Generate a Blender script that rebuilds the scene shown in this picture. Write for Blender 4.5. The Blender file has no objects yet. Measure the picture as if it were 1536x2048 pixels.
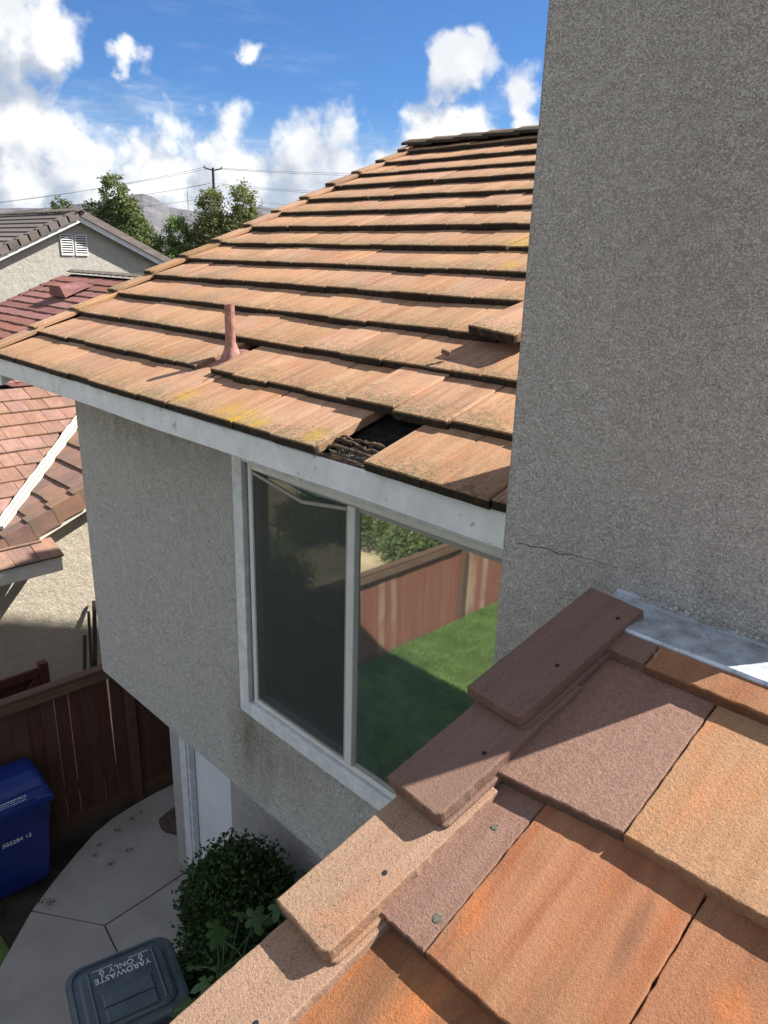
import bpy, bmesh, math, random
from mathutils import Vector, Matrix, Euler
random.seed(7)
D = bpy.data
SC = bpy.context.scene
COL = SC.collection
R_ = math.radians
PI = math.pi

# ------------------------------------------------------------------ camera, sky, sun, exposure
# metres; the camera's lens is the origin, the yard is 6 m below it, +X runs along the eave, +Y into the house
cam = D.objects.new('camera', D.cameras.new('camera'))
COL.objects.link(cam)
cam.data.sensor_fit = 'VERTICAL'
cam.data.sensor_height = 36.0
cam.data.lens = 36.0 * 1512.358 / 2048.0
cam.data.clip_start = 0.05
cam.data.clip_end = 20000
cam.matrix_world = Matrix(((0.699462, -0.246527, 0.670803, 0), (0.714121, 0.204345, -0.669532, 0), (0.027982, 0.947348, 0.318982, 0), (0, 0, 0, 1)))
SC.camera = cam

SUN_AZ, SUN_EL = R_(31.5), R_(43.5)       # azimuth from +Y towards +X
SUN_DIR = Vector((math.sin(SUN_AZ) * math.cos(SUN_EL), math.cos(SUN_AZ) * math.cos(SUN_EL), math.sin(SUN_EL)))
sun = D.objects.new('sun', D.lights.new('sun', 'SUN'))
COL.objects.link(sun)
sun.data.energy = 4.8
sun.data.angle = R_(0.53)
sun.data.color = (1.0, 0.94, 0.86)
sun.rotation_euler = SUN_DIR.to_track_quat('Z', 'Y').to_euler()
sun.location = (20, 40, 40)

VS = SC.view_settings
VS.view_transform = 'Standard'
VS.look = 'None'
VS.gamma = 1.0
VS.use_curve_mapping = False
VS.exposure = 1.27
SKY_STRENGTH = 0.055
CLOUD_WHITE = 9.0     # cloud radiance before the strength above


class NT:
    """small helper to wire nodes"""
    def __init__(self, tree):
        self.t = tree
        self.n = tree.nodes
        self.l = tree.links

    def add(self, typ, **kw):
        nd = self.n.new(typ)
        for k, v in kw.items():
            setattr(nd, k, v)
        return nd

    def val(self, sock, v):
        if isinstance(v, bpy.types.NodeSocket):
            self.l.new(v, sock)
        elif v is not None:
            sock.default_value = v

    def math(self, op, a, b=None, c=None, clamp=False):
        nd = self.add('ShaderNodeMath', operation=op, use_clamp=clamp)
        self.val(nd.inputs[0], a)
        self.val(nd.inputs[1], b)
        if c is not None:
            self.val(nd.inputs[2], c)
        return nd.outputs[0]

    def vmath(self, op, a, b=None, scale=None):
        nd = self.add('ShaderNodeVectorMath', operation=op)
        self.val(nd.inputs[0], a)
        if b is not None:
            self.val(nd.inputs[1], b)
        if scale is not None:
            self.val(nd.inputs['Scale'], scale)
        return nd.outputs['Value'] if op in ('LENGTH', 'DISTANCE', 'DOT_PRODUCT') else nd.outputs[0]

    def mapr(self, v, a, b, c=0.0, d=1.0, smooth=False):
        nd = self.add('ShaderNodeMapRange', clamp=True)
        if smooth:
            nd.interpolation_type = 'SMOOTHSTEP'
        self.val(nd.inputs[0], v)
        for i, x in enumerate((a, b, c, d)):
            self.val(nd.inputs[i + 1], x)
        return nd.outputs[0]

    def noise(self, vec, scale, detail=2.0, rough=0.5, dist=0.0, col=False):
        nd = self.add('ShaderNodeTexNoise')
        self.val(nd.inputs['Vector'], vec)
        nd.inputs['Scale'].default_value = scale
        nd.inputs['Detail'].default_value = detail
        nd.inputs['Roughness'].default_value = rough
        nd.inputs['Distortion'].default_value = dist
        return nd.outputs['Color' if col else 'Fac']

    def voro(self, vec, scale, feature='F1', out='Distance', rnd=1.0):
        nd = self.add('ShaderNodeTexVoronoi', feature=feature)
        self.val(nd.inputs['Vector'], vec)
        nd.inputs['Scale'].default_value = scale
        nd.inputs['Randomness'].default_value = rnd
        return nd.outputs[out]

    def mix(self, f, a, b, mode='MIX'):
        nd = self.add('ShaderNodeMix', data_type='RGBA', blend_type=mode)
        self.val(nd.inputs[0], f)
        for s, v in ((nd.inputs[6], a), (nd.inputs[7], b)):
            if isinstance(v, (tuple, list)):
                s.default_value = tuple(v) + ((1.0,) if len(v) == 3 else ())
            else:
                self.l.new(v, s)
        return nd.outputs[2]

    def scaled(self, vec, s):
        return self.vmath('MULTIPLY', vec, s)

    def bump(self, h, strength, dist, normal=None):
        nd = self.add('ShaderNodeBump')
        nd.inputs['Strength'].default_value = strength
        nd.inputs['Distance'].default_value = dist
        self.l.new(h, nd.inputs['Height'])
        if normal is not None:
            self.l.new(normal, nd.inputs['Normal'])
        return nd.outputs[0]


def build_world():
    w = D.worlds.new('World')
    SC.world = w
    w.use_nodes = True
    w.cycles.sampling_method = 'MANUAL'
    w.cycles.sample_map_resolution = 512
    t = NT(w.node_tree)
    t.n.clear()
    sky = t.add('ShaderNodeTexSky', sky_type='NISHITA')
    sky.sun_disc = False
    sky.sun_elevation = SUN_EL
    sky.sun_rotation = SUN_AZ
    sky.altitude = 400
    sky.air_density = 1.0
    sky.dust_density = 0.25
    sky.ozone_density = 2.2
    P = t.add('ShaderNodeTexCoord').outputs['Generated']
    P = t.vmath('NORMALIZE', P)
    sep = t.add('ShaderNodeSeparateXYZ')
    t.l.new(P, sep.inputs[0])
    z = sep.outputs[2]
    # domain warp gives the cauliflower edge
    wn = t.noise(P, 5.5, 5.0, 0.55, 0.0, col=True)
    wv = t.scaled(t.vmath('SUBTRACT', wn, (0.5, 0.5, 0.5)), (0.11, 0.11, 0.11))
    Q = t.vmath('ADD', P, wv)
    wn2 = t.noise(P, 26.0, 4.0, 0.6, 0.0, col=True)
    wv2 = t.scaled(t.vmath('SUBTRACT', wn2, (0.5, 0.5, 0.5)), (0.034, 0.034, 0.034))
    Q = t.vmath('ADD', Q, wv2)

    def density(off):
        q = t.vmath('ADD', Q, off)
        p = t.vmath('ADD', P, off)
        f = None
        # single cumulus heaps: direction, angular size
        for c, r in (((-.915, .352, .195), .085), ((-.897, .385, .212), .05), ((-.93, .35, .14), .08),
                     ((-.875, .445, .195), .026), ((-.879, .44, .172), .018), ((-.797, .555, .230), .022),
                     ((-.634, .739, .222), .042), ((-.622, .746, .24), .024), ((-.648, .731, .208), .034),
                     ((-.572, .797, .18), .036), ((-.575, .80, .14), .035),
                     ((-.775, .615, .118), .07), ((-.735, .66, .118), .05), ((-.66, .735, .135), .062), ((-.625, .763, .138), .05),
                     ((-.925, .361, .1), .08), ((-.875, .47, .085), .07), ((-.83, .55, .09), .07),
                     # broad heaps added beyond the view, for more fill light
                     ((.2, -.95, .25), .26), ((-.45, -.82, .3), .24), ((.82, -.45, .32), .24), ((-.2, -.55, .8), .2),
                     ((.9, .3, .25), .14), ((-.1, .97, .2), .1), ((-.9, -.25, .3), .2), ((.5, -.6, .6), .22), ((-.62, -.55, .56), .16), ((.1, -.75, .62), .14)):
            d = t.math('DIVIDE', t.vmath('DISTANCE', q, c), r)
            m = t.math('SUBTRACT', 1.0, d)
            f = m if f is None else t.math('MAXIMUM', f, m)
        # broken cumulus added only outside this view, to brighten the shaded walls
        field = t.noise(p, 2.6, 2.0, 0.5)
        away = t.mapr(t.vmath('DISTANCE', p, (-.72, .58, .38)), 0.42, 0.75)
        fld = t.math('MULTIPLY_ADD', field, 2.6, -0.9)
        fld = t.math('MULTIPLY_ADD', t.math('SUBTRACT', 1.0, away), -2.0, fld)
        f = t.math('MAXIMUM', f, t.math('MINIMUM', fld, 0.8))
        # bank of cloud along the horizon with a lumpy top
        lump = t.noise(t.scaled(p, (1, 1, .6)), 4.2, 2.0, 0.5)
        top = t.math('MULTIPLY_ADD', lump, 0.17, 0.062)
        sq = t.add('ShaderNodeSeparateXYZ')
        t.l.new(q, sq.inputs[0])
        bank = t.math('MINIMUM', t.math('DIVIDE', t.math('SUBTRACT', top, sq.outputs[2]), 0.08), 0.85)
        f = t.math('MAXIMUM', f, bank)
        fine = t.noise(p, 20.0, 5.0, 0.62)
        b1 = t.voro(t.vmath('ADD', p, wv), 17.0, 'F1')
        b2 = t.voro(t.vmath('ADD', p, wv2), 41.0, 'F1')
        g = t.math('MULTIPLY_ADD', fine, 1.25, -0.62)
        g = t.math('ADD', g, t.math('MULTIPLY_ADD', b1, -0.75, 0.33))
        g = t.math('ADD', g, t.math('MULTIPLY_ADD', b2, -0.45, 0.2))
        return t.math('ADD', f, g)

    d0 = density((0, 0, 0))
    off = SUN_DIR * 0.022 + Vector((0, 0, 0.02))
    d1 = density(tuple(off))
    cover = t.mapr(d0, -0.08, 0.55, 0.0, 1.0, True)
    # thin high veil above the bank
    veil = t.noise(t.scaled(P, (1.2, 1.2, 6.0)), 3.2, 6.0, 0.62)
    veil = t.math('MULTIPLY', t.mapr(veil, 0.5, 0.78, 0.0, 0.8, True), t.mapr(z, 0.08, 0.28, 1.0, 0.15, True))
    cover = t.math('MAXIMUM', cover, veil)
    # lit towards the sun, greyer where more cloud lies between
    lit = t.mapr(t.math('SUBTRACT', d0, d1), -0.42, 0.55, 0.0, 1.0, True)
    body = t.noise(P, 9.0, 5.0, 0.6)
    lit = t.math('MULTIPLY', lit, t.mapr(body, 0.34, 0.58, 0.55, 1.0, True), clamp=True)
    cc = t.mix(lit, (0.44, 0.50, 0.60), (0.98, 0.98, 0.97))
    cc = t.mix(1.0, cc, (CLOUD_WHITE,) * 3, 'MULTIPLY')
    # deepen the blue a little: clean desert air after rain
    blue = t.mix(1.0, sky.outputs[0], (0.44, 0.69, 1.03), 'MULTIPLY')
    pale = t.mix(1.0, (0.60, 0.70, 0.82, 1), (CLOUD_WHITE,) * 3, 'MULTIPLY')
    blue = t.mix(t.mapr(z, 0.0, 0.17, 0.8, 0.0, True), blue, pale)
    col = t.mix(cover, blue, cc)
    bg = t.add('ShaderNodeBackground')
    t.l.new(col, bg.inputs[0])
    bg.inputs[1].default_value = SKY_STRENGTH
    out = t.add('ShaderNodeOutputWorld')
    t.l.new(bg.outputs[0], out.inputs[0])


build_world()

# ------------------------------------------------------------------ materials
MAT = {}


def new_mat(name):
    m = D.materials.new(name)
    m.use_nodes = True
    t = NT(m.node_tree)
    t.n.clear()
    b = t.add('ShaderNodeBsdfPrincipled')
    o = t.add('ShaderNodeOutputMaterial')
    t.l.new(b.outputs[0], o.inputs[0])
    MAT[name] = m
    return m, t, b, o


def obj_coords(t, rand=True, world=False):
    if world:
        v = t.add('ShaderNodeNewGeometry').outputs['Position']
    else:
        v = t.add('ShaderNodeTexCoord').outputs['Object']
    if rand:
        r = t.add('ShaderNodeObjectInfo').outputs['Random']
        off = t.math('MULTIPLY', r, 57.0)
        cx = t.add('ShaderNodeCombineXYZ')
        for i in range(3):
            t.l.new(off, cx.inputs[i])
        return v, t.vmath('ADD', v, cx.outputs[0]), r
    return v, v, None


def plain(name, color, rough=0.7, noise_amt=0.12, scale=6.0, bump=0.0, bump_scale=60.0, bump_dist=0.003, metal=0.0, spec=0.3, grime=None):
    m, t, b, o = new_mat(name)
    v, vr, r = obj_coords(t)
    n = t.noise(vr, scale, 4.0, 0.6)
    dark = tuple(c * (1 - 2 * noise_amt) for c in color)
    lite = tuple(min(1, c * (1 + 1.2 * noise_amt)) for c in color)
    c = t.mix(t.mapr(n, 0.3, 0.7), dark, lite)
    if grime:
        g = t.noise(vr, grime[1], 6.0, 0.7)
        c = t.mix(t.mapr(g, grime[2], grime[2] + 0.12), c, grime[0])
    t.l.new(c, b.inputs['Base Color'])
    b.inputs['Roughness'].default_value = rough
    b.inputs['Metallic'].default_value = metal
    b.inputs['Specular IOR Level'].default_value = spec
    if bump:
        t.l.new(t.bump(t.noise(vr, bump_scale, 4.0, 0.6), bump, bump_dist), b.inputs['Normal'])
    return m


def mat_tile(name, c1, c2, c3, streak=0.5, grime=0.8, lichen=True, pits=0.5, spots=(), front=0.36, rvar=0.35, grain=420.0, butt=0.0, hvar=1.0, broad=0.0):
    """concrete roof tile: object space, y runs up the slope from the lower edge"""
    m, t, b, o = new_mat(name)
    v, vr, r = obj_coords(t)
    sep = t.add('ShaderNodeSeparateXYZ')
    t.l.new(v, sep.inputs[0])
    y = sep.outputs[1]
    # long streaks that run with the slope
    st = t.noise(t.scaled(vr, (26.0, 1.6, 8.0)), 1.0, 3.0, 0.6)
    bl = t.noise(vr, 5.0, 3.0, 0.6)
    c = t.mix(t.mapr(st, 0.32, 0.68), c1, c2)
    c = t.mix(t.math('MULTIPLY', t.mapr(bl, 0.42, 0.68), streak), c, c3)
    # each tile has its own shade
    hsv = t.add('ShaderNodeHueSaturation')
    t.l.new(c, hsv.inputs['Color'])
    rv = t.add('ShaderNodeTexWhiteNoise', noise_dimensions='1D')
    t.l.new(r, rv.inputs['W'])
    t.l.new(t.mapr(rv.outputs['Value'], 0, 1, 1 - rvar * .6, 1 + rvar * .5), hsv.inputs['Value'])
    t.l.new(t.mapr(r, 0, 1, 0.5 - .008 * hvar, 0.5 + .008 * hvar), hsv.inputs['Hue'])
    t.l.new(t.mapr(r, 0, 1, 1 - .12 * hvar, 1 + .1 * hvar), hsv.inputs['Saturation'])
    c = hsv.outputs[0]
    # thin dark drip streaks
    dr = t.noise(t.scaled(vr, (60.0, 2.2, 8.0)), 1.0, 4.0, 0.65)
    c = t.mix(t.math('MULTIPLY', t.mapr(dr, 0.60, 0.74), 0.42 * grime), c, (0.085, 0.062, 0.042))
    if broad:
        br = t.noise(t.scaled(vr, (7.0, 1.5, 4.0)), 1.0, 4.0, 0.6, 0.8)
        c = t.mix(t.math('MULTIPLY', t.mapr(br, 0.52, 0.68, 0.0, 1.0, True), broad), c, (0.13, 0.065, 0.04))
        br2 = t.noise(t.scaled(vr, (5.0, 2.0, 4.0)), 1.3, 4.0, 0.6, 0.8)
        c = t.mix(t.math('MULTIPLY', t.mapr(br2, 0.55, 0.7, 0.0, 1.0, True), broad), c, (0.52, 0.17, 0.05))
    # grey-green growth that thickens near the lower edge of each tile
    g = t.noise(vr, 34.0, 6.0, 0.75)
    edge = t.mapr(y, 0.0, front * 0.62, 1.0, 0.0)
    gm = t.math('ADD', g, t.math('MULTIPLY', edge, 0.22))
    pa = t.noise(vr, 3.1, 2.0, 0.5)
    gm = t.math('ADD', gm, t.math('MULTIPLY_ADD', pa, 0.4, -0.2))
    c = t.mix(t.math('MULTIPLY', t.mapr(gm, 0.58, 0.80), 0.62 * grime), c, (0.17, 0.145, 0.075))
    g2 = t.noise(vr, 75.0, 5.0, 0.7)
    gm2 = t.math('ADD', g2, t.math('MULTIPLY', edge, 0.13))
    c = t.mix(t.math('MULTIPLY', t.mapr(gm2, 0.63, 0.74), 0.6 * grime), c, (0.045, 0.04, 0.03))
    if lichen:
        wp = t.add('ShaderNodeNewGeometry').outputs['Position']
        f = None
        for c0, rad in spots:
            dd = t.math('DIVIDE', t.vmath('DISTANCE', wp, c0), rad)
            k = t.math('SUBTRACT', 1.0, dd)
            f = k if f is None else t.math('MAXIMUM', f, k)
        ln = t.noise(t.scaled(vr, (1.6, 0.6, 1.0)), 55.0, 6.0, 0.75)
        scat = t.math('MULTIPLY_ADD', t.noise(wp, 1.6, 2.0, 0.5), 1.3, -0.95)
        f = t.math('MAXIMUM', f, scat) if f is not None else scat
        lm = t.math('ADD', t.math('MULTIPLY', t.math('MAXIMUM', f, -0.6), 0.34), t.math('MULTIPLY', t.math('SUBTRACT', ln, 0.5), 1.5))
        c = t.mix(t.mapr(lm, 0.12, 0.36, 0.0, 0.8), c, (0.42, 0.28, 0.02))
    # pits and grains
    pt = t.voro(vr, grain, 'F1')
    c = t.mix(t.math('MULTIPLY', t.mapr(t.noise(vr, grain * 0.55, 2.0, 0.5), 0.58, 0.7), pits), c, (0.07, 0.045, 0.03))
    gr = t.noise(vr, grain, 3.0, 0.6)
    c = t.mix(0.5, c, t.mix(t.mapr(gr, 0.32, 0.68), (0.45, 0.40, 0.37), (1.45, 1.45, 1.45)), 'MULTIPLY')
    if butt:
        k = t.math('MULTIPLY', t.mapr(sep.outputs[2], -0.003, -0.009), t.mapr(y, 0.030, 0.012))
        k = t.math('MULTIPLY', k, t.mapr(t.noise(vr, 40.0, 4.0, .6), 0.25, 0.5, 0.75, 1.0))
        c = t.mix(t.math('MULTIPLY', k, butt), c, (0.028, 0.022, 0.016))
    t.l.new(c, b.inputs['Base Color'])
    b.inputs['Roughness'].default_value = 0.88
    b.inputs['Specular IOR Level'].default_value = 0.2
    h = t.math('ADD', t.math('MULTIPLY', gr, 0.6), t.math('MULTIPLY', st, 0.8))
    h = t.math('ADD', h, t.math('MULTIPLY', t.noise(vr, grain * .3, 3.0, .6), .7))
    t.l.new(t.bump(h, 0.7, 0.0035), b.inputs['Normal'])
    return m


def mat_stucco(name, base, lump_scale, bump=0.9, dist=0.008, dirt=(0.30, 0.29, 0.27), spots=(), line=0.5):
    m, t, b, o = new_mat(name)
    v, _, _ = obj_coords(t, rand=False, world=True)
    n1 = t.noise(v, lump_scale, 2.0, 0.5, 0.9)
    n2 = t.noise(v, lump_scale * 2.3, 3.0, 0.6)
    n3 = t.noise(v, lump_scale * 0.14, 3.0, 0.55)
    patch = t.mapr(n3, 0.35, 0.60, 0.62, 1.0, True)
    isl = t.mapr(n1, 0.42, 0.55, 0.0, 1.0, True)
    crease = t.math('SUBTRACT', 1.0, t.math('ABSOLUTE', t.math('MULTIPLY_ADD', n1, 36.0, -17.1)), clamp=True)
    crease = t.math('MULTIPLY', t.math('MULTIPLY', crease, t.mapr(n2, 0.36, 0.56)), patch)
    h = t.math('ADD', t.math('MULTIPLY', isl, patch), t.math('MULTIPLY', n2, 0.7))
    h = t.math('SUBTRACT', h, t.math('MULTIPLY', crease, 1.1))
    h = t.math('ADD', h, t.math('MULTIPLY', t.noise(v, lump_scale * .2, 3.0, .55), 2.2))
    c = t.mix(t.mapr(n3, 0.3, 0.7), tuple(x * 1.02 for x in base), tuple(x * .98 for x in base))
    c = t.mix(t.math('MULTIPLY', crease, line), c, tuple(x * .28 for x in base))  # shade in the creases painted as darker colour, beyond what the bump gives
    c = t.mix(t.mapr(n2, 0.55, 0.75, 0.0, 0.14), c, tuple(x * .6 for x in base))
    big = t.noise(v, 0.9, 4.0, 0.6)
    c = t.mix(t.mapr(big, 0.5, 0.75, 0.0, 0.35), c, dirt)
    for c0, rad, col, amt in spots:
        dd = t.vmath('DISTANCE', t.scaled(v, rad), tuple(a * k for a, k in zip(c0, rad)))
        f = t.math('SUBTRACT', 1.0, dd, clamp=True)
        f = t.math('MULTIPLY', f, t.mapr(t.noise(t.scaled(v, (1, 1, .25)), 9.0, 4.0, .6), .3, .65))
        c = t.mix(t.math('MULTIPLY', f, amt), c, col)
    t.l.new(c, b.inputs['Base Color'])
    b.inputs['Roughness'].default_value = 0.95
    b.inputs['Specular IOR Level'].default_value = 0.1
    t.l.new(t.bump(h, bump, dist), b.inputs['Normal'])
    return m


def mat_wood(name, c1, c2, c3, axis=2, scale=1.0, rough=0.85):
    m, t, b, o = new_mat(name)
    v, vr, r = obj_coords(t)
    s = [34.0 * scale] * 3
    s[axis] = 1.6 * scale
    n = t.noise(t.scaled(vr, tuple(s)), 1.0, 5.0, 0.65, 0.6)
    n2 = t.noise(vr, 2.2 * scale, 3.0, 0.6)
    rv = t.add('ShaderNodeTexWhiteNoise', noise_dimensions='1D')
    t.l.new(r, rv.inputs['W'])
    c = t.mix(t.mapr(n, 0.3, 0.7), c1, c2)
    pale = t.math('MULTIPLY', t.mapr(rv.outputs['Value'], 0.62, 0.95), t.mapr(n2, 0.28, 0.62))
    c = t.mix(pale, c, c3)
    t.l.new(c, b.inputs['Base Color'])
    b.inputs['Roughness'].default_value = rough
    b.inputs['Specular IOR Level'].default_value = 0.2
    t.l.new(t.bump(n, 0.5, 0.004), b.inputs['Normal'])
    return m


def mat_leaf(name, c1, c2, trans=0.25, rough=0.5):
    m, t, b, o = new_mat(name)
    wp = t.add('ShaderNodeNewGeometry')
    n = t.noise(wp.outputs['Position'], 1.7, 3.0, 0.6)
    rnd = wp.outputs['Random Per Island']
    f = t.math('ADD', t.math('MULTIPLY', rnd, 0.6), t.math('MULTIPLY', n, 0.5))
    c = t.mix(t.mapr(f, 0.2, 0.9), c1, c2)
    t.l.new(c, b.inputs['Base Color'])
    b.inputs['Roughness'].default_value = rough
    b.inputs['Specular IOR Level'].default_value = 0.3
    tr = t.add('ShaderNodeBsdfTranslucent')
    t.l.new(t.mix(1.0, c, (1.3, 1.5, 0.6), 'MULTIPLY'), tr.inputs[0])
    mx = t.add('ShaderNodeMixShader')
    mx.inputs[0].default_value = trans
    t.l.new(b.outputs[0], mx.inputs[1])
    t.l.new(tr.outputs[0], mx.inputs[2])
    t.l.new(mx.outputs[0], o.inputs[0])
    return m


LICHEN = (((-2.98, 1.99, -.73), .17), ((-3.12, 2.02, -.72), .13), ((-3.55, 2.05, -.71), .12), ((-2.82, 1.99, -.735), .1), ((-2.45, 2.02, -.73), .10),
          ((-2.9, 4.05, .13), .24), ((-2.85, 3.98, .11), .1), ((-2.2, 3.7, -.02), .12), ((-2.75, 3.72, -.02), .12), ((-2.05, 3.74, -.02), .13), ((-2.1, 4.36, .25), .1))
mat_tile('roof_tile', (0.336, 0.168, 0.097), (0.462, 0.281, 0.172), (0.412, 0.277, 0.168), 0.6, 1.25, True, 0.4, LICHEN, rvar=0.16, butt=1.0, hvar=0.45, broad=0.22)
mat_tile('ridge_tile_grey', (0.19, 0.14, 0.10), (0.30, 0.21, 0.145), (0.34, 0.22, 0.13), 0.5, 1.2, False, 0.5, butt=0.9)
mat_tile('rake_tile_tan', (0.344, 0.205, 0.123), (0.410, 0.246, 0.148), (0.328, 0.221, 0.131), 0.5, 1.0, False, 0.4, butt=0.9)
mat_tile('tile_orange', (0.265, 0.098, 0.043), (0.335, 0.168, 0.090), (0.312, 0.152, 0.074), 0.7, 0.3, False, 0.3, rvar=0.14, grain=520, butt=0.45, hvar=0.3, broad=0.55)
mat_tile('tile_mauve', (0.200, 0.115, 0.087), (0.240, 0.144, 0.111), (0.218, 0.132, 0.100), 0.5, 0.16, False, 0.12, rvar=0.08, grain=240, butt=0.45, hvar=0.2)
mat_tile('tile_sand', (0.302, 0.192, 0.128), (0.353, 0.234, 0.164), (0.319, 0.202, 0.130), 0.5, 0.25, False, 0.5, rvar=0.1, grain=430, hvar=0.2, broad=0.15)
mat_tile('tile_tan', (0.33, 0.185, 0.105), (0.39, 0.235, 0.14), (0.35, 0.19, 0.10), 0.5, 0.25, False, 0.4, rvar=0.05, grain=430, hvar=0.2, broad=0.25)
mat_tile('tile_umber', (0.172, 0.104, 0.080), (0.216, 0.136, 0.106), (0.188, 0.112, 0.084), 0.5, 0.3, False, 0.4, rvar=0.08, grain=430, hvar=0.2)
mat_tile('tile_salmon', (0.252, 0.133, 0.101), (0.324, 0.194, 0.149), (0.198, 0.122, 0.099), 0.8, 0.4, False, 0.2, rvar=0.25, grain=200)
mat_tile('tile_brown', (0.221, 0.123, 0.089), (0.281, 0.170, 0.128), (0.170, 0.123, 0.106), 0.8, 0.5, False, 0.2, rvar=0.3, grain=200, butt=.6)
mat_tile('tile_red', (0.20, 0.085, 0.075), (0.29, 0.14, 0.12), (0.17, 0.08, 0.075), 0.6, 0.4, False, 0.2, rvar=0.25, grain=120)
mat_tile('tile_charcoal', (0.125, 0.11, 0.10), (0.21, 0.185, 0.17), (0.17, 0.15, 0.14), 0.6, 0.4, False, 0.2, rvar=0.3, grain=120)
mat_stucco('stucco_chimney', (0.74, 0.705, 0.66), 150.0, 1.0, 0.013, (0.66, 0.63, 0.585), line=0.34, spots=(((-.9, 1.6, -.95), (2.2, 1, 2.0), (.70, .70, .71), .6), ((-.55, 1.6, -.70), (1.4, 1, 4.5), (.40, .37, .32), .55), ((-.75, 1.6, .15), (3.5, 1, 1.1), (.58, .55, .50), .5)))
mat_stucco('stucco_wall', (0.75, 0.725, 0.69), 98.0, 1.0, 0.016, (0.62, 0.60, 0.55),
           spots=(((-3.56, 2.39, -3.0), (3.2, 1, 1.5), (.22, .185, .12), .85), ((-3.2, 2.39, -2.95), (2.0, 1, 2.6), (.38, .34, .24), .6), ((-5.3, 2.39, -1.0), (.8, 1, 2.2), (.36, .33, .26), .6), ((-4.3, 2.39, -1.0), (.8, 1, 2.4), (.38, .35, .28), .55)))
mat_stucco('stucco_cream', (0.56, 0.50, 0.40), 45.0, 0.8, 0.012, (0.47, 0.42, 0.32))
mat_stucco('stucco_far', (0.46, 0.44, 0.39), 24.0, 0.7, 0.02, (0.40, 0.385, 0.34))
plain('white_paint', (0.72, 0.74, 0.76), 0.65, 0.06, 9.0, 0.4, 130, 0.0015, grime=((0.30, 0.30, 0.28), 17.0, 0.60))
plain('white_trim', (0.70, 0.70, 0.68), 0.6, 0.05, 6.0)
plain('cream_trim', (0.66, 0.62, 0.53), 0.6, 0.05, 6.0)
plain('casing_paint', (0.66, 0.68, 0.70), 0.7, 0.1, 14.0, 0.5, 150, 0.0015, grime=((0.22, 0.23, 0.23), 24.0, 0.64))
plain('window_frame', (0.66, 0.66, 0.65), 0.4, 0.05, 10.0)
plain('screen_frame', (0.32, 0.32, 0.31), 0.45, 0.05, 10.0)
plain('door_white', (0.74, 0.77, 0.79), 0.55, 0.03, 4.0)
plain('felt', (0.022, 0.021, 0.021), 1.0, 0.3, 30.0, 0.5, 80, 0.004, spec=0.0)
plain('vent_paint', (0.36, 0.185, 0.15), 0.7, 0.25, 22.0, 0.6, 40, 0.006)
plain('galvanised', (0.47, 0.52, 0.57), 0.5, 0.2, 22.0, 0.3, 60, 0.002, metal=0.45, spec=0.5, grime=((0.24, 0.27, 0.30), 42.0, 0.56))
plain('dark_metal', (0.06, 0.055, 0.055), 0.6, 0.15, 10.0)
plain('mortar_white', (0.43, 0.41, 0.37), 0.9, 0.15, 30.0, 0.8, 60, 0.01)
plain('blue_plastic', (0.006, 0.022, 0.15), 0.42, 0.12, 5.0, 0.1, 90, 0.001, spec=0.5)
plain('bin_plastic', (0.072, 0.098, 0.115), 0.45, 0.14, 6.0, 0.15, 120, 0.001, spec=0.5, grime=((0.12, 0.14, 0.15), 7.0, 0.62))
plain('print_white', (0.62, 0.66, 0.68), 0.6, 0.1, 20.0)
plain('rubber', (0.018, 0.018, 0.018), 0.7, 0.1, 5.0)
plain('soil', (0.040, 0.033, 0.027), 0.95, 0.35, 3.0, 1.0, 30, 0.03)
plain('sand_soil', (0.42, 0.335, 0.21), 0.95, 0.16, 1.6, 0.8, 12, 0.04)
plain('soil_brown', (0.10, 0.075, 0.055), 0.95, 0.25, 12.0, 1.0, 60, 0.01)
plain('lawn_green', (0.13, 0.19, 0.05), 0.9, 0.35, 2.4, 1.0, 70, 0.03)
plain('room_wall', (0.30, 0.29, 0.28), 0.9, 0.05, 2.0)
plain('curtain_cloth', (0.72, 0.74, 0.70), 0.9, 0.06, 6.0)
plain('bark', (0.12, 0.095, 0.07), 0.9, 0.25, 8.0, 0.8, 30, 0.02)
plain('pole_wood', (0.05, 0.042, 0.036), 0.9, 0.2, 6.0)
plain('wire', (0.10, 0.105, 0.115), 0.6, 0.0, 1.0)
plain('tower_steel', (0.25, 0.26, 0.29), 0.6, 0.0, 1.0)
plain('debris', (0.11, 0.075, 0.05), 0.95, 0.4, 40.0, 1.0, 90, 0.006)
plain('lichen_grey', (0.13, 0.125, 0.105), 0.95, 0.4, 300.0)
plain('twig', (0.30, 0.26, 0.20), 0.9, 0.2, 30.0)
mat_wood('fence_wood', (0.18, 0.07, 0.05), (0.28, 0.12, 0.085), (0.44, 0.33, 0.23), 2)
mat_wood('fence_rail', (0.08, 0.045, 0.03), (0.13, 0.075, 0.05), (0.16, 0.10, 0.07), 1)
mat_wood('fence_wood_shaded', (0.065, 0.028, 0.020), (0.115, 0.05, 0.035), (0.10, 0.066, 0.045), 2)  # near boards: the fence wood with shade put into its colour
mat_wood('gate_wood', (0.065, 0.024, 0.02), (0.10, 0.036, 0.03), (0.085, 0.034, 0.028), 2)
mat_leaf('leaf_box', (0.018, 0.040, 0.012), (0.055, 0.105, 0.028), 0.2, 0.45)
mat_leaf('leaf_fig', (0.045, 0.095, 0.035), (0.085, 0.155, 0.055), 0.25, 0.5)
mat_leaf('leaf_tree_dark', (0.08, 0.105, 0.045), (0.20, 0.23, 0.105), 0.25, 0.6)
mat_leaf('leaf_tree_mid', (0.09, 0.14, 0.042), (0.23, 0.29, 0.10), 0.28, 0.6)
mat_leaf('leaf_tree_olive', (0.095, 0.112, 0.048), (0.25, 0.255, 0.115), 0.25, 0.6)
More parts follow.
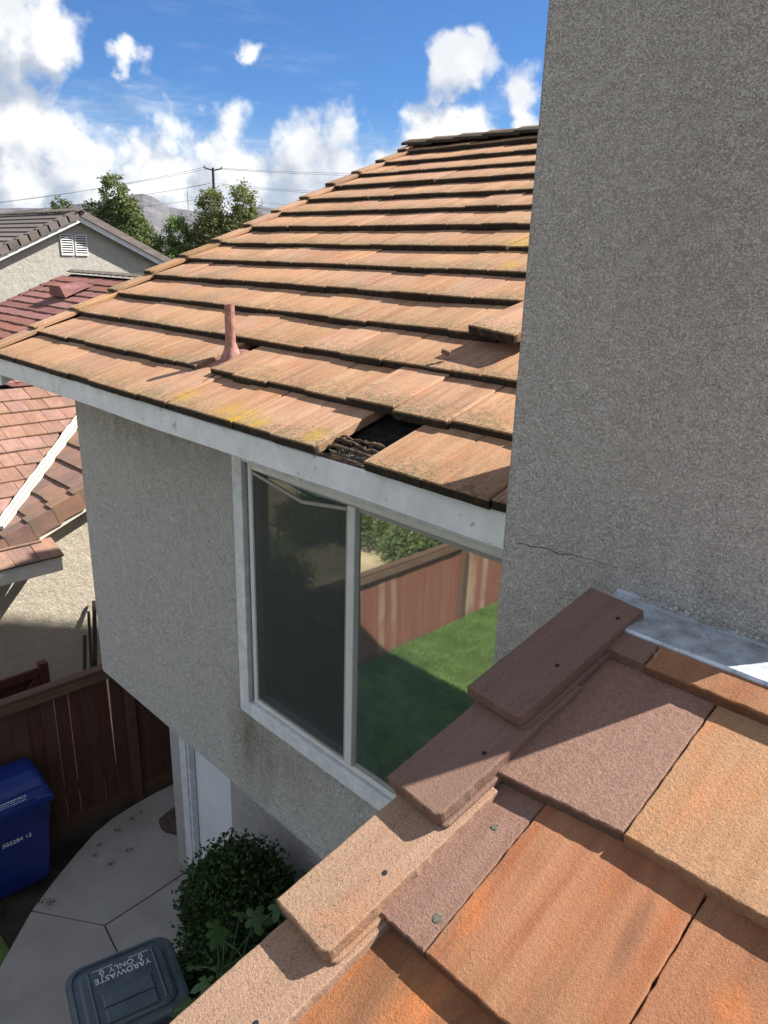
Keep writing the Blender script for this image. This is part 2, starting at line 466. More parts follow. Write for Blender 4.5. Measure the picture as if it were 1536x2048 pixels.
mat_leaf('leaf_shrub', (0.055, 0.085, 0.025), (0.155, 0.185, 0.06), 0.28, 0.6)
mat_leaf('grass_blade', (0.06, 0.11, 0.025), (0.15, 0.21, 0.06), 0.25, 0.6)


def mat_concrete():
    m, t, b, o = new_mat('concrete')
    v, _, _ = obj_coords(t, rand=False, world=True)
    n = t.noise(v, 2.2, 5.0, 0.6)
    n2 = t.noise(v, 60.0, 4.0, 0.6)
    n3 = t.noise(v, 0.8, 3.0, 0.5)
    c = t.mix(t.mapr(n, 0.3, 0.7), (0.28, 0.262, 0.232), (0.37, 0.348, 0.312))
    c = t.mix(t.mapr(n3, 0.45, 0.7, 0, .5), c, (0.29, 0.25, 0.21))
    c = t.mix(t.mapr(n2, 0.55, 0.75, 0, .35), c, (0.20, 0.19, 0.18))
    wet = t.noise(t.scaled(v, (1, 1, 1)), 38.0, 5.0, 0.75)
    for c0, r in (((-6.71, 2.74, -6), .085), ((-6.77, 2.93, -6), .07), ((-6.80, 3.06, -6), .05), ((-6.63, 2.5, -6), .05), ((-6.52, 2.4, -6), .06), ((-6.35, 2.7, -6), .075), ((-6.3, 2.47, -6), .08), ((-6.23, 1.82, -6), .10), ((-6.30, 1.76, -6), .06)):
        f = t.math('SUBTRACT', 1.0, t.math('DIVIDE', t.vmath('DISTANCE', v, c0), r))
        f = t.math('ADD', f, t.math('MULTIPLY_ADD', wet, 5.0, -3.1))
        c = t.mix(t.mapr(f, 0.0, 0.25, 0, .85), c, (0.035, 0.032, 0.03))
    t.l.new(c, b.inputs['Base Color'])
    b.inputs['Roughness'].default_value = 0.85
    b.inputs['Specular IOR Level'].default_value = 0.25
    h = t.math('ADD', t.math('MULTIPLY', n2, .5), n)
    t.l.new(t.bump(h, 0.5, 0.006), b.inputs['Normal'])


mat_concrete()


def mat_hill():
    m, t, b, o = new_mat('hill_rock')
    v, _, _ = obj_coords(t, rand=False, world=True)
    n = t.noise(t.scaled(v, (1, 1, 1.6)), 0.02, 8.0, 0.7)
    n2 = t.noise(v, 0.006, 4.0, 0.6)
    c = t.mix(t.mapr(n, 0.35, 0.62), (0.085, 0.085, 0.10), (0.165, 0.16, 0.17))  # lilac grey carries the haze of distance in the rock colour
    c = t.mix(t.mapr(n2, 0.45, 0.65, 0, .6), c, (0.10, 0.105, 0.11))
    t.l.new(c, b.inputs['Base Color'])
    b.inputs['Roughness'].default_value = 1.0
    b.inputs['Specular IOR Level'].default_value = 0.0


mat_hill()


def mat_glass(name, refl, tint, rough=0.0, dust=0.0):
    m, t, b, o = new_mat(name)
    g = t.add('ShaderNodeBsdfGlossy')
    g.inputs['Color'].default_value = (0.93, 0.97, 0.93, 1)
    g.inputs['Roughness'].default_value = rough
    v, _, _ = obj_coords(t, rand=False, world=True)
    wav = t.noise(v, 1.6, 1.0, 0.4)
    t.l.new(t.bump(wav, 0.08, 0.02), g.inputs['Normal'])
    tr = t.add('ShaderNodeBsdfTransparent')
    tr.inputs[0].default_value = tuple(tint) + (1,)
    lw = t.add('ShaderNodeLayerWeight')
    lw.inputs[0].default_value = 0.35
    f = t.math('MULTIPLY_ADD', lw.outputs['Fresnel'], 0.6, refl, clamp=True)
    mx = t.add('ShaderNodeMixShader')
    t.l.new(f, mx.inputs[0])
    t.l.new(tr.outputs[0], mx.inputs[1])
    t.l.new(g.outputs[0], mx.inputs[2])
    df = t.add('ShaderNodeBsdfDiffuse')
    df.inputs[0].default_value = (0.30, 0.46, 0.44, 1)
    m2 = t.add('ShaderNodeMixShader')
    t.l.new(t.mapr(t.noise(v, 3.0, 4.0, .6), 0.3, 0.7, dust * .7, dust * 1.3), m2.inputs[0])
    t.l.new(mx.outputs[0], m2.inputs[1])
    t.l.new(df.outputs[0], m2.inputs[2])
    t.l.new(m2.outputs[0], o.inputs[0])


mat_glass('glass_reflective', 0.60, (0.5, 0.6, 0.6), 0.025, 0.11)
mat_glass('glass_plain', 0.14, (0.8, 0.85, 0.85), 0.02, 0.10)


def mat_screen():
    m, t, b, o = new_mat('insect_mesh')
    b.inputs['Base Color'].default_value = (0.035, 0.045, 0.047, 1)
    b.inputs['Roughness'].default_value = 0.6
    tr = t.add('ShaderNodeBsdfTransparent')
    mx = t.add('ShaderNodeMixShader')
    mx.inputs[0].default_value = 0.6
    t.l.new(tr.outputs[0], mx.inputs[1])
    t.l.new(b.outputs[0], mx.inputs[2])
    t.l.new(mx.outputs[0], o.inputs[0])


mat_screen()

# ------------------------------------------------------------------ object helpers
WM = {}


def link(o):
    COL.objects.link(o)
    return o


def attach(o, parent, world):
    """parent o so that its world matrix is WORLD"""
    if parent is not None:
        o.parent = parent
        o.matrix_parent_inverse = WM[parent.name].inverted()
    o.matrix_basis = world
    WM[o.name] = world.copy()
    return o


def thing(name, label, cat, loc, group=None):
    o = link(D.objects.new(name, None))
    o.empty_display_size = 0.2
    attach(o, None, Matrix.Translation(loc))
    tag(o, label, cat, group)
    return o


def tag(o, label=None, cat=None, group=None, kind=None):
    if label:
        o['label'] = label
    if cat:
        o['category'] = cat
    if group:
        o['group'] = group
    if kind:
        o['kind'] = kind
    return o


def mesh_obj(name, me, parent=None, world=None, mat=None):
    if mat is not None and not me.materials:
        me.materials.append(MAT[mat])
    o = link(D.objects.new(name, me))
    attach(o, parent, world if world is not None else Matrix.Identity(4))
    return o


class MB:
    def __init__(self):
        self.v, self.f = [], []

    def poly(self, pts):
        i = len(self.v)
        self.v += [tuple(p) for p in pts]
        self.f.append(tuple(range(i, i + len(pts))))
        return self

    def box(self, a, b, M=None):
        x0, y0, z0 = a
        x1, y1, z1 = b
        p = [Vector(q) for q in ((x0, y0, z0), (x1, y0, z0), (x1, y1, z0), (x0, y1, z0), (x0, y0, z1), (x1, y0, z1), (x1, y1, z1), (x0, y1, z1))]
        if M is not None:
            p = [M @ q for q in p]
        i = len(self.v)
        self.v += [tuple(q) for q in p]
        for f in ((0, 3, 2, 1), (4, 5, 6, 7), (0, 1, 5, 4), (1, 2, 6, 5), (2, 3, 7, 6), (3, 0, 4, 7)):
            self.f.append(tuple(i + k for k in f))
        return self

    def loft(self, rings, cap0=True, cap1=True):
        n = len(rings[0])
        i = len(self.v)
        for r in rings:
            self.v += [tuple(q) for q in r]
        for a in range(len(rings) - 1):
            for k in range(n):
                k2 = (k + 1) % n
                self.f.append((i + a * n + k, i + a * n + k2, i + (a + 1) * n + k2, i + (a + 1) * n + k))
        if cap0:
            self.f.append(tuple(i + k for k in reversed(range(n))))
        if cap1:
            self.f.append(tuple(i + (len(rings) - 1) * n + k for k in range(n)))
        return self

    def tube(self, pts, rads, n=8, caps=True):
        pts = [Vector(p) for p in pts]
        if not isinstance(rads, (list, tuple)):
            rads = [rads] * len(pts)
        rings = []
        for k, p in enumerate(pts):
            d = (pts[min(k + 1, len(pts) - 1)] - pts[max(k - 1, 0)]).normalized()
            u = d.cross(Vector((0.31, 0.17, 0.93)))
            if u.length < 1e-3:
                u = d.cross(Vector((1, 0, 0)))
            u.normalize()
            w = d.cross(u)
            rings.append([p + (u * math.cos(2 * PI * j / n) + w * math.sin(2 * PI * j / n)) * rads[k] for j in range(n)])
        return self.loft(rings, caps, caps)

    def prism(self, pts2, axis, a, b):
        """pts2: polygon in the two other axes (cyclic order x,y,z without axis)"""
        def mk(p, c):
            q = list(p)
            q.insert(axis, c)
            return q
        return self.loft([[mk(p, a) for p in pts2], [mk(p, b) for p in pts2]])

    def mesh(self, name, smooth=False, fix=True):
        me = D.meshes.new(name)
        me.from_pydata(self.v, [], self.f)
        if fix:
            bm = bmesh.new()
            bm.from_mesh(me)
            bmesh.ops.recalc_face_normals(bm, faces=bm.faces)
            bm.to_mesh(me)
            bm.free()
        if smooth:
            for p in me.polygons:
                p.use_smooth = True
        me.update()
        return me

    def build(self, name, mat, parent=None, smooth=False, fix=True, world=None):
        return mesh_obj(name, self.mesh(name, smooth, fix), parent, world, mat)


def bevel_mesh(me, w, seg=2, angle=0.6):
    bm = bmesh.new()
    bm.from_mesh(me)
    ed = [e for e in bm.edges if len(e.link_faces) == 2 and e.calc_face_angle(0) > angle]
    bmesh.ops.bevel(bm, geom=ed, offset=w, segments=seg, affect='EDGES', clamp_overlap=True)
    bm.to_mesh(me)
    bm.free()
    return me


def boxpart(name, a, b, mat, parent=None, bev=0.0, kind=None):
    """a box with its origin at its own middle, so that material grain differs per piece"""
    c = [(p + q) / 2 for p, q in zip(a, b)]
    me = MB().box([p - k for p, k in zip(a, c)], [p - k for p, k in zip(b, c)]).mesh(name)
    if bev:
        bevel_mesh(me, bev, 1)
    o = mesh_obj(name, me, parent, Matrix.Translation(c), mat)
    if kind:
        o['kind'] = kind
    return o


def slab_tile(w, l, t, rnd, nside=3, nfront=4, rough=0.002, bev=0.004, corner=0.0, rings_n=0):
    """a flat roof tile: origin at the middle of the lower top edge, x across, y up the slope, z out of the roof"""
    out = []

    def seg(p, q, n):
        for k in range(n):
            f = k / n
            out.append((p[0] + (q[0] - p[0]) * f, p[1] + (q[1] - p[1]) * f))
    h = w / 2
    if corner > 0:
        c = corner
        seg((-h, l), (-h, c), nside)
        seg((-h, c), (-h + c * .3, c * .3), 1)
        seg((-h + c * .3, c * .3), (-h + c, 0), 1)
        seg((-h + c, 0), (h - c, 0), nfront)
        seg((h - c, 0), (h - c * .3, c * .3), 1)
        seg((h - c * .3, c * .3), (h, c), 1)
        seg((h, c), (h, l), nside)
    else:
        seg((-h, l), (-h, 0), nside)
        seg((-h, 0), (h, 0), nfront)
        seg((h, 0), (h, l), nside)
    seg((h, l), (-h, l), 2)
    cx, cy = 0.0, l / 2
    jit = [rnd.uniform(-rough, rough) for _ in out]

    def ring(inset, z, jz, amp=1.0):
        r = []
        for (x, y), j in zip(out, jit):
            sx = x - math.copysign(inset, x) if abs(x) > 1e-4 else x
            sy = min(max(y, inset), l - inset)
            d = Vector((x - cx, y - cy)).normalized() if (abs(x) + abs(y - cy)) > 0 else Vector((0, 0))
            jj = j * amp + rnd.uniform(-1, 1) * jz
            r.append((sx + d.x * jj, sy + d.y * jj, z + rnd.uniform(-1, 1) * jz))
        return r
    rings = [ring(0, -t, 0)]
    for k in range(rings_n):
        rings.append(ring(0, -t + (t - bev) * (k + 1) / (rings_n + 1), rough * .6))
    rings.append(ring(0, -bev, rough * .3))
    if rings_n:
        rings.append(ring(bev * .35, -bev * .3, rough * .2))
    rings.append(ring(bev, 0, 0, .7))
    return MB().loft(rings)


def rot_about(M, ang, axis):
    return M @ Matrix.Rotation(ang, 4, axis)


# ------------------------------------------------------------------ setting: ground, path, lawn, hills
GZ = -6.0


def build_setting():
    g = boxpart('ground', (-4500, -3000, -7.5), (2500, 5000, -6.06), 'soil')
    tag(g, kind='structure')
    ny = MB()
    rnd = random.Random(3)
    # the neighbour's sandy yard beyond the fence
    nx, nyy = 30, 44
    vs = []
    for i in range(nx + 1):
        for j in range(nyy + 1):
            x = -7.15 - (i / nx) * 28
            y = -26 + 31.0 * j / nyy
            zz = -6.02 + max(0, (-x - 9.0)) * 0.02 + rnd.uniform(-.03, .03)
            vs.append((x, y, zz))
    ny.v = vs
    for i in range(nx):
        for j in range(nyy):
            a = i * (nyy + 1) + j
            ny.f.append((a, a + 1, a + nyy + 2, a + nyy + 1))
    o = ny.build('sandy_ground', 'sand_soil', smooth=True)
    tag(o, kind='structure')
    # lawn between the fence and the house, in the yard behind the photographer
    def lz(y):
        f = min(1, max(0, (1.0 - y) / 2.2))
        return -6.03 + .45 * f * f * (3 - 2 * f)
    lm = MB()
    for j in range(61):
        y = 1.35 - j * .27
        for i in range(41):
            x = -7.02 + 13.0 * i / 40
            if y > .5:
                x = min(x, -5.3)
            lm.v.append((x, y, lz(y) + rnd.uniform(-.006, .006)))
    for j in range(60):
        for i in range(40):
            q = j * 41 + i
            lm.f.append((q, q + 1, q + 42, q + 41))
    o = lm.build('lawn', 'lawn_green', smooth=True, fix=False)
    tag(o, kind='structure')
    # concrete path, three slabs
    slabs = (((-6.98, 3.75), (-6.985, 3.27), (-6.96, 3.05), (-6.92, 2.78), (-6.83, 2.53), (-6.66, 2.24), (-6.47, 1.95), (-6.262, 1.664), (-6.05, 1.80), (-5.84, 1.945), (-5.636, 2.088), (-5.66, 2.55), (-5.70, 3.0), (-5.88, 3.0), (-5.88, 3.75)),
             ((-5.618, 2.09), (-5.45, 2.065), (-5.25, 2.043), (-4.95, 2.02), (-4.9, 2.45), (-4.93, 3.0), (-5.682, 3.0), (-5.642, 2.55)),
             ((-6.25, 1.648), (-5.83, 1.22), (-5.45, .7), (-5.2, .1), (-5.12, -.8), (-3.5, -.8), (-3.46, 1.2), (-3.6, 1.80), (-4.94, 2.01), (-5.25, 2.032), (-5.46, 2.054), (-5.627, 2.078), (-5.834, 1.936), (-6.045, 1.791)))
    pr = link(D.objects.new('path', None))
    attach(pr, None, Matrix.Translation((-5.6, 2, GZ)))
    tag(pr, kind='structure')
    for s in slabs:
        cen = Vector((sum(p[0] for p in s) / len(s), sum(p[1] for p in s) / len(s)))

        def ring(k, z):
            return [(p[0] + (cen.x - p[0]) * k, p[1] + (cen.y - p[1]) * k, z) for p in s]
        MB().loft([ring(0, -6.12), ring(0, -6.006), ring(.004, -6.0)]).build('concrete_slab', 'concrete', pr)
    # patch of bare earth against the house corner
    pts = []
    for k in range(26):
        a = 2 * PI * k / 26
        r = 1 + .12 * math.sin(3 * a + 1) + rnd.uniform(-.05, .05)
        pts.append((-6.36 + .27 * r * math.cos(a), 3.28 + .17 * r * math.sin(a)))
    o = MB().loft([[(x, y, -6.01) for x, y in pts], [(x, y, -5.994) for x, y in pts]]).build('soil_patch', 'soil_brown')
    tag(o, kind='structure')
    # grass blades: at the path's edge and over the near lawn
    gb = MB()
    def blade(x, y, h):
        a = rnd.uniform(0, 2 * PI)
        w = .004 + .004 * rnd.random()
        lx, ly = rnd.uniform(-.5, .5) * h, rnd.uniform(-.5, .5) * h
        i = len(gb.v)
        zz = lz(y)
        gb.v += [(x - w * math.cos(a), y - w * math.sin(a), zz - .01), (x + w * math.cos(a), y + w * math.sin(a), zz - .01), (x + lx, y + ly, zz + h)]
        gb.f.append((i, i + 1, i + 2))
    for _ in range(9000):
        x, y = rnd.uniform(-7.0, -5.2), rnd.uniform(.0, 1.95)
        edge = -6.9 + (1.95 - y) * .95 if y > 1.0 else -5.95 + (1.0 - y) * .5
        if x < edge - .02 and y < 1.15 + .5 * rnd.random():
            blade(x, y, rnd.uniform(.03, .09))
    for _ in range(52000):
        x, y = rnd.uniform(-7.0, -4.6), rnd.uniform(-7.5, .0)
        blade(x, y, rnd.uniform(.025, .06))
    o = gb.build('grass', 'grass_blade', fix=False)
    tag(o, kind='stuff')


def build_hills():
    """bare rocky range, about 3.4 km away"""
    rnd = random.Random(5)
    from mathutils import noise as mn
    R0 = 3400.0
    mb = MB()
    na, nr = 150, 26
    prof = ((100, .030), (118, .045), (125, .050), (128.5, .047), (131, .0497), (133, .0478), (135, .056), (138, .052), (140, .0512), (142, .0515), (144.5, .057), (147, .044), (150, .050), (152.1, .0655), (153.0, .064), (155, .053), (158, .044), (163, .04), (172, .03), (185, .032))

    def ph(a):
        for (a0, h0), (a1, h1) in zip(prof, prof[1:]):
            if a0 <= a <= a1:
                f = (a - a0) / (a1 - a0)
                f = f * f * (3 - 2 * f)
                return h0 + (h1 - h0) * f
        return .03
    for i in range(na + 1):
        a = 100 + 85 * i / na
        for j in range(nr + 1):
            f = j / nr
            rr = R0 * (0.66 + 0.34 * f)
            x, y = rr * math.cos(R_(a)), rr * math.sin(R_(a))
            h = ph(a) * R0 * .96
            n = mn.fractal(Vector((x * .004, y * .004, 3.1)), 0.9, 2.1, 6)
            rid = mn.fractal(Vector((x * .012, y * .012, 7.7)), 0.8, 2.2, 4)
            z = h * (f ** 0.8) + (n * 34 + rid * 10) * math.sin(PI * min(1, f * .93 + .04)) * (1.0 if f < .96 else .25)
            mb.v.append((x, y, z - 8 * (1 - f)))
        mb.v.append((R0 * 1.25 * math.cos(R_(a)), R0 * 1.25 * math.sin(R_(a)), -8))
    w = nr + 2
    for i in range(na):
        for j in range(w - 1):
            k = i * w + j
            mb.f.append((k, k + 1, k + w + 1, k + w))
    o = mb.build('hills', 'hill_rock')
    tag(o, kind='structure')


build_setting()
build_hills()

# ------------------------------------------------------------------ the house
TP = math.tan(R_(22.65))
CP, SP = math.cos(R_(22.65)), math.sin(R_(22.65))
EXP, TW, TT = 0.364, 0.3057, 0.041
YE, ZE = 1.941, -0.750
house = thing('house', 'grey stucco two storey house under a weathered orange tile roof with one eave tile missing', 'house', (-3.0, 6.0, GZ))


def roof_line(s):
    return YE + s * CP, ZE + s * SP


def build_main_roof():
    rnd = random.Random(11)
    # felt-covered deck below the tiles, front and back slope, thin slab
    def dk(s, off):
        y, z = roof_line(s)
        return (y + off * SP, z - off * CP)
    yr, zr = dk(5.0, .085)
    y0, z0 = dk(.045, .085)
    back = 2 * yr - y0
    pts = [(y0, z0), (yr, zr), (back, z0), (back, z0 - .05), (yr, zr - .055), (y0 + .02, z0 - .05)]
    deck = MB().prism(pts, 0, -6.20, -.40).build('main_roof', 'felt', house)
    # field tiles
    variants = []
    for k in range(8):
        variants.append(slab_tile(TW - .004, .43, TT, rnd, 3, 5, .0022, .004).mesh('tile'))
    def cut_tile(w):
        return slab_tile(w, .43, TT, rnd, 3, 4, .0022, .004).mesh('tile')
    tilt = R_(22.65 - 6.0)
    for row in range(14):
        y, z = roof_line(row * EXP)
        x0 = -3.588 + (0.0 if row % 2 == 0 else TW / 2 - .02)
        kmin = int(math.floor((-6.13 - x0) / TW)) - 1
        xmax = -1.02 if y + .3 < 2.72 else -.42
        sag = rnd.uniform(-.004, .004)
        for k in range(kmin, 30):
            xa, xb = x0 + k * TW, x0 + (k + 1) * TW
            if xb < -6.10 or xa > xmax:
                continue
            me = None
            if xa < -6.125:
                xa = -6.125
            if row == 0 and abs((xa + xb) / 2 + 2.21) < .1:
                continue                                     # the missing tile
            dx, dy, dz, rz, rx, ry = (rnd.gauss(0, .003), rnd.gauss(0, .006), rnd.gauss(0, .0018), rnd.gauss(0, .006), rnd.gauss(0, .004), rnd.gauss(0, .006))
            if row == 1:
                mid = (xa + xb) / 2
                if abs(mid + 3.72) < .2 and xa < -3.74 < xb or (xa < -3.72 and xb > -3.78):
                    # the tile that the vent pipe passes through has broken away: only its outer parts remain
                    for a, b in ((xa, -3.845), (-3.685, xb)):
                        if b - a > .05:
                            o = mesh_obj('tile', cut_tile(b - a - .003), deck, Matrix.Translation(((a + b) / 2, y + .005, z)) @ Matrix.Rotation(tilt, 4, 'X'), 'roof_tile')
                    continue
                if abs(mid + 2.34) < .16:
                    dy, dz = -.012, .012                      # sits proud over the hole
                if abs(mid + 2.04) < .15:
                    dy, rz = -.018, .012
            if row == 3 and -2.2 < (xa + xb) / 2 < -1.95:
                dx, dy, dz, rz, ry = -.10, -.125, .034, -.15, .02   # slipped tile
            if xb - xa < TW - .01:
                if xb - xa < .05:
                    continue
                me = cut_tile(xb - xa)
            else:
                me = rnd.choice(variants)
            M = Matrix.Translation(((xa + xb) / 2 + dx, y + dy, z + dz + sag)) @ Matrix.Rotation(tilt + rx, 4, 'X') @ Matrix.Rotation(rz, 4, 'Z') @ Matrix.Rotation(ry, 4, 'Y')
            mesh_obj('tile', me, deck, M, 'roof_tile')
    # rake tiles: L pieces along the gable edge
    rme = []
    for k in range(3):
        mb = slab_tile(.135, .43, .030, rnd, 4, 3, .003, .006)
        mb.box((-.0675, .002, -.14), (-.045, .43, -.027))
        rme.append(mb.mesh('rake_tile'))
    for n in range(14):
        y, z = roof_line(n * EXP - .02)
        M = Matrix.Translation((-6.192 + rnd.gauss(0, .004), y, z + .033 + rnd.gauss(0, .003))) @ Matrix.Rotation(R_(18.6) + rnd.gauss(0, .006), 4, 'X') @ Matrix.Rotation(rnd.gauss(0, .012), 4, 'Z')
        mesh_obj('rake_tile', rnd.choice(rme), deck, M, 'rake_tile_tan')
    # ridge caps
    yr2, zr2 = roof_line(4.96)
    for k in range(16):
        x = -6.30 + k * .37
        mb = MB()
        tl = .018
        for s in (-1, 1):
            mb.loft([[(0, 0, tl), (0, s * .135, -.052 + tl), (0, s * .135, -.078 + tl), (0, 0, -.03 + tl)],
                     [(.44, 0, 0), (.44, s * .135, -.052), (.44, s * .135, -.078), (.44, 0, -.03)]])
        M = Matrix.Translation((x, yr2, zr2 + .045)) @ Matrix.Rotation(rnd.gauss(0, .01), 4, 'X')
        mesh_obj('ridge_tile', mb.mesh('ridge_tile'), deck, M, 'ridge_tile_grey')
    # felt folds and litter in the hole left by the missing tile
    mb = MB()
    for k in range(3):
        pts = []
        for i in range(9):
            x = -2.37 + i * .04
            yy = 2.02 + k * .035 + rnd.uniform(-.008, .008)
            pts.append((x, yy, ZE - .062 + (yy - YE) * TP + .022 + rnd.uniform(-.006, .012)))
        mb.tube(pts, [.004 + .010 * rnd.random() for _ in pts], 5)
    mb.build('torn_felt', 'debris', deck, smooth=True)
    mb = MB()
    for k in range(70):
        x, yy = rnd.uniform(-2.38, -2.03), rnd.uniform(1.985, 2.12)
        zz = ZE - .055 + (yy - YE) * TP + rnd.uniform(-.005, .02)
        a = rnd.uniform(0, PI)
        L = rnd.uniform(.01, .05)
        mb.tube([(x, yy, zz), (x + L * math.cos(a), yy + L * math.sin(a) * .5, zz + rnd.uniform(-.006, .012))], .0016, 4)
    o = mb.build('leaf_litter', 'twig', deck)
    o['kind'] = 'stuff'
    M = Matrix.Translation((-2.33, 2.70, -.408)) @ Matrix.Rotation(.6, 4, 'Z') @ Matrix.Rotation(.3, 4, 'Y')
    mesh_obj('tile_chip', bevel_mesh(MB().box((-.022, -.013, -.012), (.022, .013, .012)).mesh('tile_chip'), .005, 1), deck, M, 'tile_umber')
    boxpart('starter_board', (-2.42, 1.978, -.80), (-2.0, 2.008, -.783), 'debris', deck)
    return deck


deck = build_main_roof()


def build_house_body():
    # upper front wall with the window opening, butt-jointed boxes
    w = MB()
    y0, y1 = 2.391, 2.53
    X0, X1, ZB, ZT = -5.824, -1.165, -3.478, -.68
    wx0, wx1, wz0, wz1 = -3.525, -1.42, -2.70, -1.125
    w.box((X0, y0, ZB), (wx0, y1, ZT)).box((wx1, y0, ZB), (X1, y1, ZT)).box((wx0, y0, ZB), (wx1, y1, wz0)).box((wx0, y0, wz1), (wx1, y1, ZT))
    ow = w.build('upper_wall', 'stucco_wall', house)
    # gable-end wall, floor slab of the cantilever and back
    g = MB()
    yr, zr = roof_line(4.96)
    zt = lambda y: ZE + (min(y, 2 * yr - y) - YE) * TP - .16
    g.prism([(y1, ZB), (y1, zt(y1)), (yr, zt(yr)), (2 * yr - y1, zt(y1)), (2 * yr - y1, ZB)], 0, X0, X0 + .14)
    g.build('gable_wall', 'stucco_wall', house)
    boxpart('floor_overhang', (X0 + .004, y0 + .004, ZB - .02), (-.36, 10.4, ZB + .1), 'stucco_wall', house)
    # ground-floor wall, set back under the cantilever; opening for the door
    lw = MB()
    ly0, ly1 = 3.0, 3.14
    dx0, dx1, dzt = -5.50, -4.82, -3.92
    lw.box((-5.87, ly0, -6.1), (dx0, ly1, ZB - .02)).box((dx1, ly0, -6.1), (-.36, ly1, ZB - .02)).box((dx0, ly0, dzt), (dx1, ly1, ZB - .02))
    lw.box((-5.87, ly1, -6.1), (-5.73, 10.3, ZB - .02))
    lw.build('lower_wall', 'stucco_wall', house)
    dr = boxpart('door', (dx0 + .012, ly0 + .045, -5.97), (dx1 - .012, ly0 + .085, dzt - .012), 'door_white', house)
    MB().box((dx0 - .13, ly0 - .035, -6.0), (dx0 - .02, ly0, dzt + .09)).box((dx0 - .02, ly0 - .02, -6.0), (dx0 + .010, ly0 + .04, dzt)).box((dx0 - .02, ly0 - .03, dzt), (dx1 + .02, ly0 - .002, dzt + .09)).build('door_casing', 'casing_paint', house)
    # eave: fascia, soffit, rake board
    fa = MB()
    n = 60
    def fr(x):
        return .0025 * math.sin(x * 2.1) + .0015 * math.sin(x * 5.3)
    xs = [-6.24 + (6.24 - .37) * k / n for k in range(n + 1)]
    fa.loft([[(x, 1.972, -.925 + fr(x)), (x, 2.012, -.925 + fr(x)), (x, 2.012, -.795), (x, 1.972, -.795 + fr(x + 2))] for x in xs])
    f = fa.mesh('fascia')
    bevel_mesh(f, .004, 1, 1.0)
    mesh_obj('fascia', f, house, None, 'white_paint')
    boxpart('soffit', (-6.2, 2.012, -.90), (-1.165, 2.391, -.88), 'white_paint', house)
    rb = MB()
    for s in (1, -1):
        ya, za = roof_line(.06)
        yb, zb = roof_line(4.95)
        if s < 0:
            ya, yb = 2 * yr - ya, 2 * yr - yb
        rb.loft([[(-6.245, ya, za - .29), (-6.205, ya, za - .29), (-6.205, ya, za - .11), (-6.245, ya, za - .11)], [(-6.245, yb, zb - .29), (-6.205, yb, zb - .29), (-6.205, yb, zb - .11), (-6.245, yb, zb - .11)]])
    rb.build('rake_board', 'white_paint', house)
    # chimney chase
    ch = MB().box((-1.16, 1.62, -6.1), (-.36, 2.76, 2.35)).mesh('chimney')
    bevel_mesh(ch, .012, 2)
    co = mesh_obj('chimney', ch, house, None, 'stucco_chimney')
    ck = [(-1.113, -.727), (-1.085, -.725), (-1.061, -.720), (-1.035, -.719), (-1.009, -.714), (-.975, -.716), (-.941, -.712), (-.877, -.703), (-.808, -.704)]
    ck = [(x, z + .003 * math.sin(i * 2.3)) for i, (x, z) in enumerate(ck)]
    MB().tube([(x, 1.6198, z) for x, z in ck], [.0005, .0009, .0012, .0009, .0012, .0010, .0008, .0006, .0004], 5).build('crack', 'soil', co)
    boxpart('chimney_cap', (-1.2, 1.58, 2.352), (-.32, 2.80, 2.42), 'dark_metal', co)
    # right-hand part of the house, behind and beyond the chimney
    boxpart('wing_wall', (-.74, .0, -6.1), (4.2, 1.60, -2.2), 'stucco_wall', house)
    boxpart('rear_body', (-.355, 2.6, -6.1), (4.2, 10.4, -1.0), 'stucco_wall', house)
    boxpart('rear_wall', (X0 + .15, 10.4, -6.1), (4.2, 10.54, -.7), 'stucco_wall', house)


build_house_body()


def build_added_gable():  # unseen gable, added to cast the shadow on the neighbour's wall
    yr, zr = 9.3, 3.15
    k = TP
    pr = MB().prism([(8.5, zr - k * .8), (yr, zr), (13.4, zr - k * 4.1), (13.4, zr - k * 4.1 - .12), (yr, zr - .13), (8.5, zr - k * .8 - .12)], 0, -5.75, 4.2)
    o = pr.build('added_gable_roof', 'roof_tile', house)
    rnd = random.Random(3)
    n = 0
    m = MB()
    for i in range(12):
        y = yr + .1 + i * .335
        z = zr - k * (y - yr) + .02
        M = Matrix.Translation((-5.78, y, z)) @ Matrix.Rotation(-R_(19), 4, 'X')
        m.box((-.1, -.02, -.1), (.1, .42, .035), M)
    m.build('rake_tile', 'rake_tile_tan', o)
    MB().prism([(8.7, -1.0), (8.7, zr - k * .6 - .14), (yr, zr - .14), (13.0, zr - k * 3.7 - .14), (13.0, -6.1), (10.56, -6.1), (10.56, -1.0)], 0, -5.5, 4.1).build('added_gable_wall', 'stucco_wall', house)


build_added_gable()


